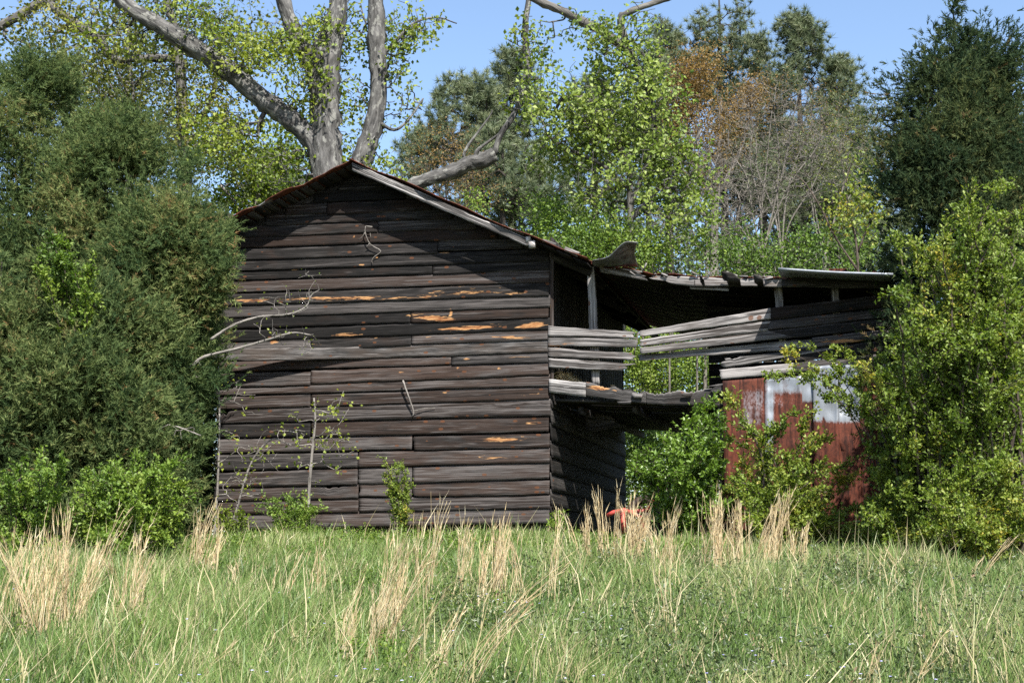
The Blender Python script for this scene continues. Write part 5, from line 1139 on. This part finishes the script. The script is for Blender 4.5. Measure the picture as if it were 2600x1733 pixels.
# ------------------------------------------------------------------ meadow
def meadow():
    n = 400000
    # spread blades so that the picture is covered evenly: more of them near the camera
    Y = 5.0 + 16.5 * RNG.random(n) ** 1.35; X = (RNG.random(n) * 2 - 1) * (0.43 * Y + 1.2)
    d = (np.stack([X, Y, zg(X, Y)], 1) - C0); u = d @ RV; v = d @ BV
    keep = ~((u > uL - 0.05) & (u < UR) & (v > -0.1)) & (Y < 20.3)
    X, Y = X[keep], Y[keep]; n = len(X)
    P = np.stack([X, Y, zg(X, Y) - 0.02], 1)
    cl = snoise(P[:, :2], 1.1, 21); c2 = snoise(P[:, :2], 3.2, 22)
    H = (0.13 + 0.13 * RNG.random(n)) * (1 + 0.3 * cl + 0.25 * c2); H *= np.where(RNG.random(n) < 0.06, 1.55, 1.0); stalk = RNG.random(n) < 0.0014; H = np.where(stalk, 0.45 + 0.35 * RNG.random(n), H)
    H *= np.interp(Y, [5, 14, 18, 20], [1, 1, 0.85, 0.6]); vb = ((P - C0) @ BV); H *= np.where((vb > -1.2) & ((P - C0) @ RV < 0.2), 0.6, 1.0)
    ti = np.clip(0.40 + 0.18 * cl + 0.15 * c2 + 0.17 * RNG.normal(size=n), 0, 0.78); dry = RNG.random(n) < (0.10 + 0.12 * np.clip(c2, -0.7, 1.5)); dry |= stalk; ti = np.where(dry, 0.82 + 0.18 * RNG.random(n), ti)
    a = RNG.random(n) * 6.28; bend = (0.15 + 0.55 * RNG.random(n) ** 1.5) * H; dr = np.stack([np.cos(a), np.sin(a), np.zeros(n)], 1) + np.array([0.25, 0, 0])
    wd = (0.0024 + 0.0026 * RNG.random(n)) * np.interp(Y, [5, 20], [1.0, 1.7]); f = RNG.random(n) * 6.28; S = np.stack([np.cos(f), np.sin(f), np.zeros(n)], 1) * wd[:, None]
    m1 = P + UPV * (H * 0.5)[:, None] + dr * (bend * 0.25)[:, None]; tip = P + UPV * (H * (1 - 0.25 * bend / H))[:, None] + dr * bend[:, None]
    V = np.stack([P - S, P + S, m1 + S * 0.8, m1 - S * 0.8, tip], 1).reshape(-1, 3); i = np.arange(n)[:, None] * 5
    g = Geo(); g.add(V, i + np.array([[0, 1, 2, 3]]), tint=np.repeat(ti, 5)); g.f[3].append(i + np.array([[3, 2, 4]]))
    tag(g.build("grass", M['grass']), "green spring meadow grass mixed with dry blades", "grass", None, "stuff")
meadow()
def low_plants(name, n, region, m, label, cat, ls, hmax, seed, tb=0.5, thr=0.0, ns=1.0):
    X, Y = region(n); P2 = np.stack([X, Y], 1); k = snoise(P2, ns, seed) > thr
    X, Y = X[k], Y[k]; d = (np.stack([X, Y, zg(X, Y)], 1) - C0); u = d @ RV; v = d @ BV; k = ~((u > uL) & (u < UR) & (v > 0.0)); k &= ~((u > uL - 0.2) & (u < 0.1) & (v > -1.7) & (RNG.random(len(u)) < 0.85)); X, Y = X[k], Y[k]; n = len(X)
    h = hmax * (0.35 + 0.65 * RNG.random(n)) * (1 + 0.3 * snoise(np.stack([X, Y], 1), 2.0, seed + 1)); per = 9
    pi = np.repeat(np.arange(n), per); t = RNG.random(len(pi)) ** 0.7
    C = np.stack([X[pi], Y[pi], zg(X, Y)[pi] + h[pi] * t], 1) + RNG.normal(size=(len(pi), 3)) * 0.03 * np.array([1, 1, 0.3])
    sz = ls * (0.6 + 0.7 * RNG.random(len(pi))); g = Geo()
    leaves(g, C, RNG.normal(size=(len(pi), 3)) + np.array([0, 0, 0.4]), sz, sz * 0.42, np.clip(tb + 0.12 * RNG.normal(size=n)[pi] + 0.16 * RNG.normal(size=len(pi)), 0, 1), up=0.4)
    tag(g.build(name, m), label, cat, None, "stuff")
low_plants("ground_cover", 9000, lambda n: (RNG.uniform(-5.5, 7.6, n), RNG.uniform(16.0, 19.7, n)), M['cover'], "yellow green leafy ground cover at the foot of the barn and shrubs", "ground cover", 0.04, 0.2, 31, 0.5, -0.5)
low_plants("weeds", 8000, lambda n: (RNG.uniform(-0.6, 5.0, n), 6.0 + 8 * RNG.random(n) ** 1.3), M['weed'], "dark small leaved weeds patched through the right foreground grass", "weeds", 0.034, 0.36, 32, 0.5, 0.15, 1.5)
low_plants("weeds", 4500, lambda n: (RNG.uniform(-4.5, 0.5, n), 6.0 + 11 * RNG.random(n)), M['cover'], "light broad leaved weeds scattered in the left meadow grass", "weeds", 0.034, 0.26, 33, 0.4, 0.3, 1.5)
def flowers():
    n = 170; Y = 6.2 + 4.5 * RNG.random(n) ** 1.2; X = RNG.uniform(-0.38, 0.38, n) * Y; k = snoise(np.stack([X, Y], 1), 1.0, 44) > -0.1; X, Y = X[k], Y[k]; n = len(X)
    c = np.stack([X, Y, zg(X, Y) + 0.25 + 0.1 * RNG.random(n)], 1); pi = np.repeat(np.arange(n), 5); a = np.tile(np.arange(5) * 1.2566, n)
    D = np.stack([np.cos(a), np.sin(a) - 0.3, np.full(len(a), 0.35)], 1); g = Geo(); leaves(g, c[pi], D, 0.011, 0.010, RNG.random(len(pi)), fold=0.1, up=0.9)
    tag(g.build("wildflowers", M['flower']), "tiny pale violet wildflowers dotted through the foreground grass", "wildflowers", None, "stuff")
flowers()

# ---- broomsedge clumps
def sedge(label, px, Y, h, n, spread, lean=(0.06, 0.0), seed=0, wild=1.0):
    rs = np.random.default_rng(seed + 900); n = max(3, int(n * (0.6 if n > 20 else 0.85))); b = gpt(px, Y); g = Geo(); A, B, RA, RB, C, D, L, W = [], [], [], [], [], [], [], []
    wdt = 0.0019 * (1 + 0.06 * (Y - 8))
    # stems gather into a few wisps
    wis = [(rs.normal(size=2) * spread, np.array(lean) + rs.normal(size=2) * 0.065 * wild, 0.55 + 0.55 * rs.random()) for _ in range(max(2, n // 6))]
    for k in range(n):
        wp, wl, wh = wis[rs.integers(len(wis))]; x, y = wp + rs.normal(size=2) * 0.03; H = h * 0.88 * wh * (0.6 + 0.4 * rs.random() ** 0.5)
        p = np.array([b[0] + x, b[1] + y, float(zg(b[0] + x, b[1] + y)) - 0.02]); le = wl + rs.normal(size=2) * 0.02 * wild
        s = np.linspace(0, 1, 8); cur = s ** 1.7
        P = p + np.stack([le[0] * H * (cur * 1.6 + s * 0.35), le[1] * H * (cur * 1.6 + s * 0.35), H * s * (1 - 0.12 * np.abs(le).sum() * s)], 1)
        P[:, :2] -= ((np.array([x, y]) - wp)[None] * (0.75 * s ** 0.8)[:, None]); P[1:, :2] += np.cumsum(rs.normal(size=(7, 2)) * 0.0045, 0) + (0.012 * np.sin(s[1:] * 9 + k) * s[1:])[:, None]
        A.append(P[:-1]); B.append(P[1:]); r = wdt * (1.15 - 0.55 * s); RA.append(r[:-1]); RB.append(r[1:])
        m = 9; f = 0.3 + 0.72 * rs.random(m) ** 0.8; i = np.minimum(6, (f * 7).astype(int)); q = P[i] + (P[i + 1] - P[i]) * (f * 7 - i)[:, None]
        C.append(q); D.append(unit(P[i + 1] - P[i]) * 1.4 + rs.normal(size=(m, 3)) * 0.2); L.append((0.035 + 0.09 * rs.random(m)) * h); W.append(np.full(m, wdt * 2.6))
    m = 10 + n // 2; q = rs.normal(size=(m, 2)) * spread * 1.1; bp = np.stack([b[0] + q[:, 0], b[1] + q[:, 1], zg(b[0] + q[:, 0], b[1] + q[:, 1]) - 0.01], 1)      # old leaf blades at the foot
    C.append(bp); D.append(rs.normal(size=(m, 3)) * 0.5 + np.array([0.1, 0, 1.0])); L.append(h * (0.15 + 0.3 * rs.random(m))); W.append(np.full(m, wdt * 2.6))
    prisms(g, np.concatenate(A), np.concatenate(B), np.concatenate(RA), np.concatenate(RB), 3)
    C = np.concatenate(C); needles(g, C, np.concatenate(D), np.concatenate(L), np.concatenate(W), np.clip(0.45 + 0.28 * rs.normal(size=len(C)), 0, 1))
    # needles carry no wood attributes
    o = g.build("dry_grass_clump", M['straw'], None, label=label, cat="dry grass", group="clumps of tall dry straw coloured grass")
    return o
SEDGE = [
    ("leftmost wispy dry clump cut by the photo's left edge", 8, 10.2, 1.00, 26, 0.06), ("thin dry clump second from the left edge", 55, 10.6, 0.92, 22, 0.05),
    ("thickest tall dry clump near the left edge, in front of the cedars", 108, 9.8, 1.12, 90, 0.075), ("tall dry clump just right of the thickest left clump", 160, 10.0, 1.05, 46, 0.05),
    ("tall leaning dry clump, third right of the left edge's thick one", 196, 9.9, 1.0, 34, 0.05), ("short dry clump standing farther back before the low bushes at left", 246, 12.6, 0.85, 24, 0.06),
    ("tall split dry clump with one tip bent left below the green bush", 300, 9.9, 0.98, 30, 0.06), ("pointed dry clump right of the split clump", 345, 10.4, 0.95, 34, 0.05),
    ("dense dry clump standing right before the barn's left corner", 512, 14.6, 0.95, 90, 0.10), ("single faint dry tuft in grass before the barn rocks", 610, 12.8, 0.6, 12, 0.06),
    ("two thin dry stalks in grass before the barn's sapling", 690, 12.2, 0.75, 9, 0.10), ("thin dry wisps before the barn's foundation stones", 752, 11.8, 0.78, 14, 0.12),
    ("lone pale dry stalk leaning right in the lower left foreground", 478, 7.9, 0.75, 3, 0.01), ("pair of dry stalks in the lower left foreground", 330, 8.2, 0.62, 5, 0.05),
    ("bushy dry clump leaning right before the narrow plant on the wall", 962, 9.7, 1.02, 52, 0.10), ("spindly dry clump right of the narrow plant on the wall", 990, 10.2, 0.98, 34, 0.07),
    ("tall single dry plume before the middle of the barn wall", 1075, 11.6, 1.10, 26, 0.035), ("short dry wisps left of the dense middle clump", 1165, 12.6, 0.8, 16, 0.05),
    ("dense spreading dry clump before the right half of the gable wall", 1245, 11.8, 1.0, 110, 0.14), ("ragged dry stems in front of the gable wall's right edge", 1290, 12.2, 0.92, 40, 0.08),
    ("foreground dry stalks in the lower left of centre", 920, 8.4, 0.78, 24, 0.11), ("thin foreground dry stalks crossing the bushy clump", 850, 8.8, 0.85, 22, 0.1),
    ("long foreground dry stalks arching right at bottom centre", 1170, 7.6, 1.0, 13, 0.06), ("sparse foreground dry stalks left of the arching stalks", 1080, 8.2, 0.75, 14, 0.08),
    ("row of thin dry stems before the barn's side wall", 1478, 14.2, 0.82, 44, 0.085), ("taller dry stems left of the red implement", 1545, 14.0, 0.98, 46, 0.09),
    ("thick dry clump covering the red implement", 1605, 14.2, 1.08, 120, 0.09), ("tall wavy dry stems right of the red implement", 1665, 13.6, 1.08, 36, 0.07),
    ("thin dry stalks standing in front of the glossy bush", 1735, 13.2, 0.9, 24, 0.12), ("dense dry clump below the glossy bush", 1825, 14.2, 1.0, 110, 0.12),
    ("upright dry clump left of the arching shrub's base", 1900, 14.4, 1.02, 60, 0.10), ("feathery dry clump below the arching shrub", 1980, 14.8, 1.02, 80, 0.12), ("sparse dry stems right of the feathery clump", 2040, 14.4, 0.85, 20, 0.06),
    ("tall thin dry stalk in the grass right of centre", 1690, 9.6, 1.0, 7, 0.05), ("furry dry plume in the lower right foreground", 2212, 7.6, 0.62, 10, 0.015), ("slanting dry plume near the lower right corner", 2305, 7.7, 0.55, 7, 0.015),
    ("short furry dry plume at the bottom right", 2240, 7.4, 0.38, 6, 0.015), ("two dry stems before the dark shrub base on the right", 2465, 13.2, 0.75, 14, 0.06), ("broken dry stems before the right shrubs", 2270, 13.8, 0.7, 8, 0.08),
    ("faint dry stems in the right meadow", 2420, 9.0, 0.55, 8, 0.1)]
LEAN = {12: (0.32, 0), 13: (0.12, 0), 22: (0.36, 0), 23: (0.15, 0), 14: (0.10, 0), 34: (0.10, 0), 35: (0.26, 0), 36: (0.12, 0), 37: (0.3, 0), 38: (-0.2, 0), 6: (-0.02, 0), 4: (0.13, 0), 8: (0.04, 0), 21: (0.1, 0)}
cedar("red cedar standing behind the barn's left corner, mostly hidden", 520, 24.0, 620, [(0, 120), (0.4, 130), (0.8, 80), (1, 15)], 90, 0.38, 60, seed=9)
for i, (lab, px, Y, h, n, sp) in enumerate(SEDGE): sedge(lab, px, Y, h, n, sp, LEAN.get(i, (0.045, 0.0)), i)
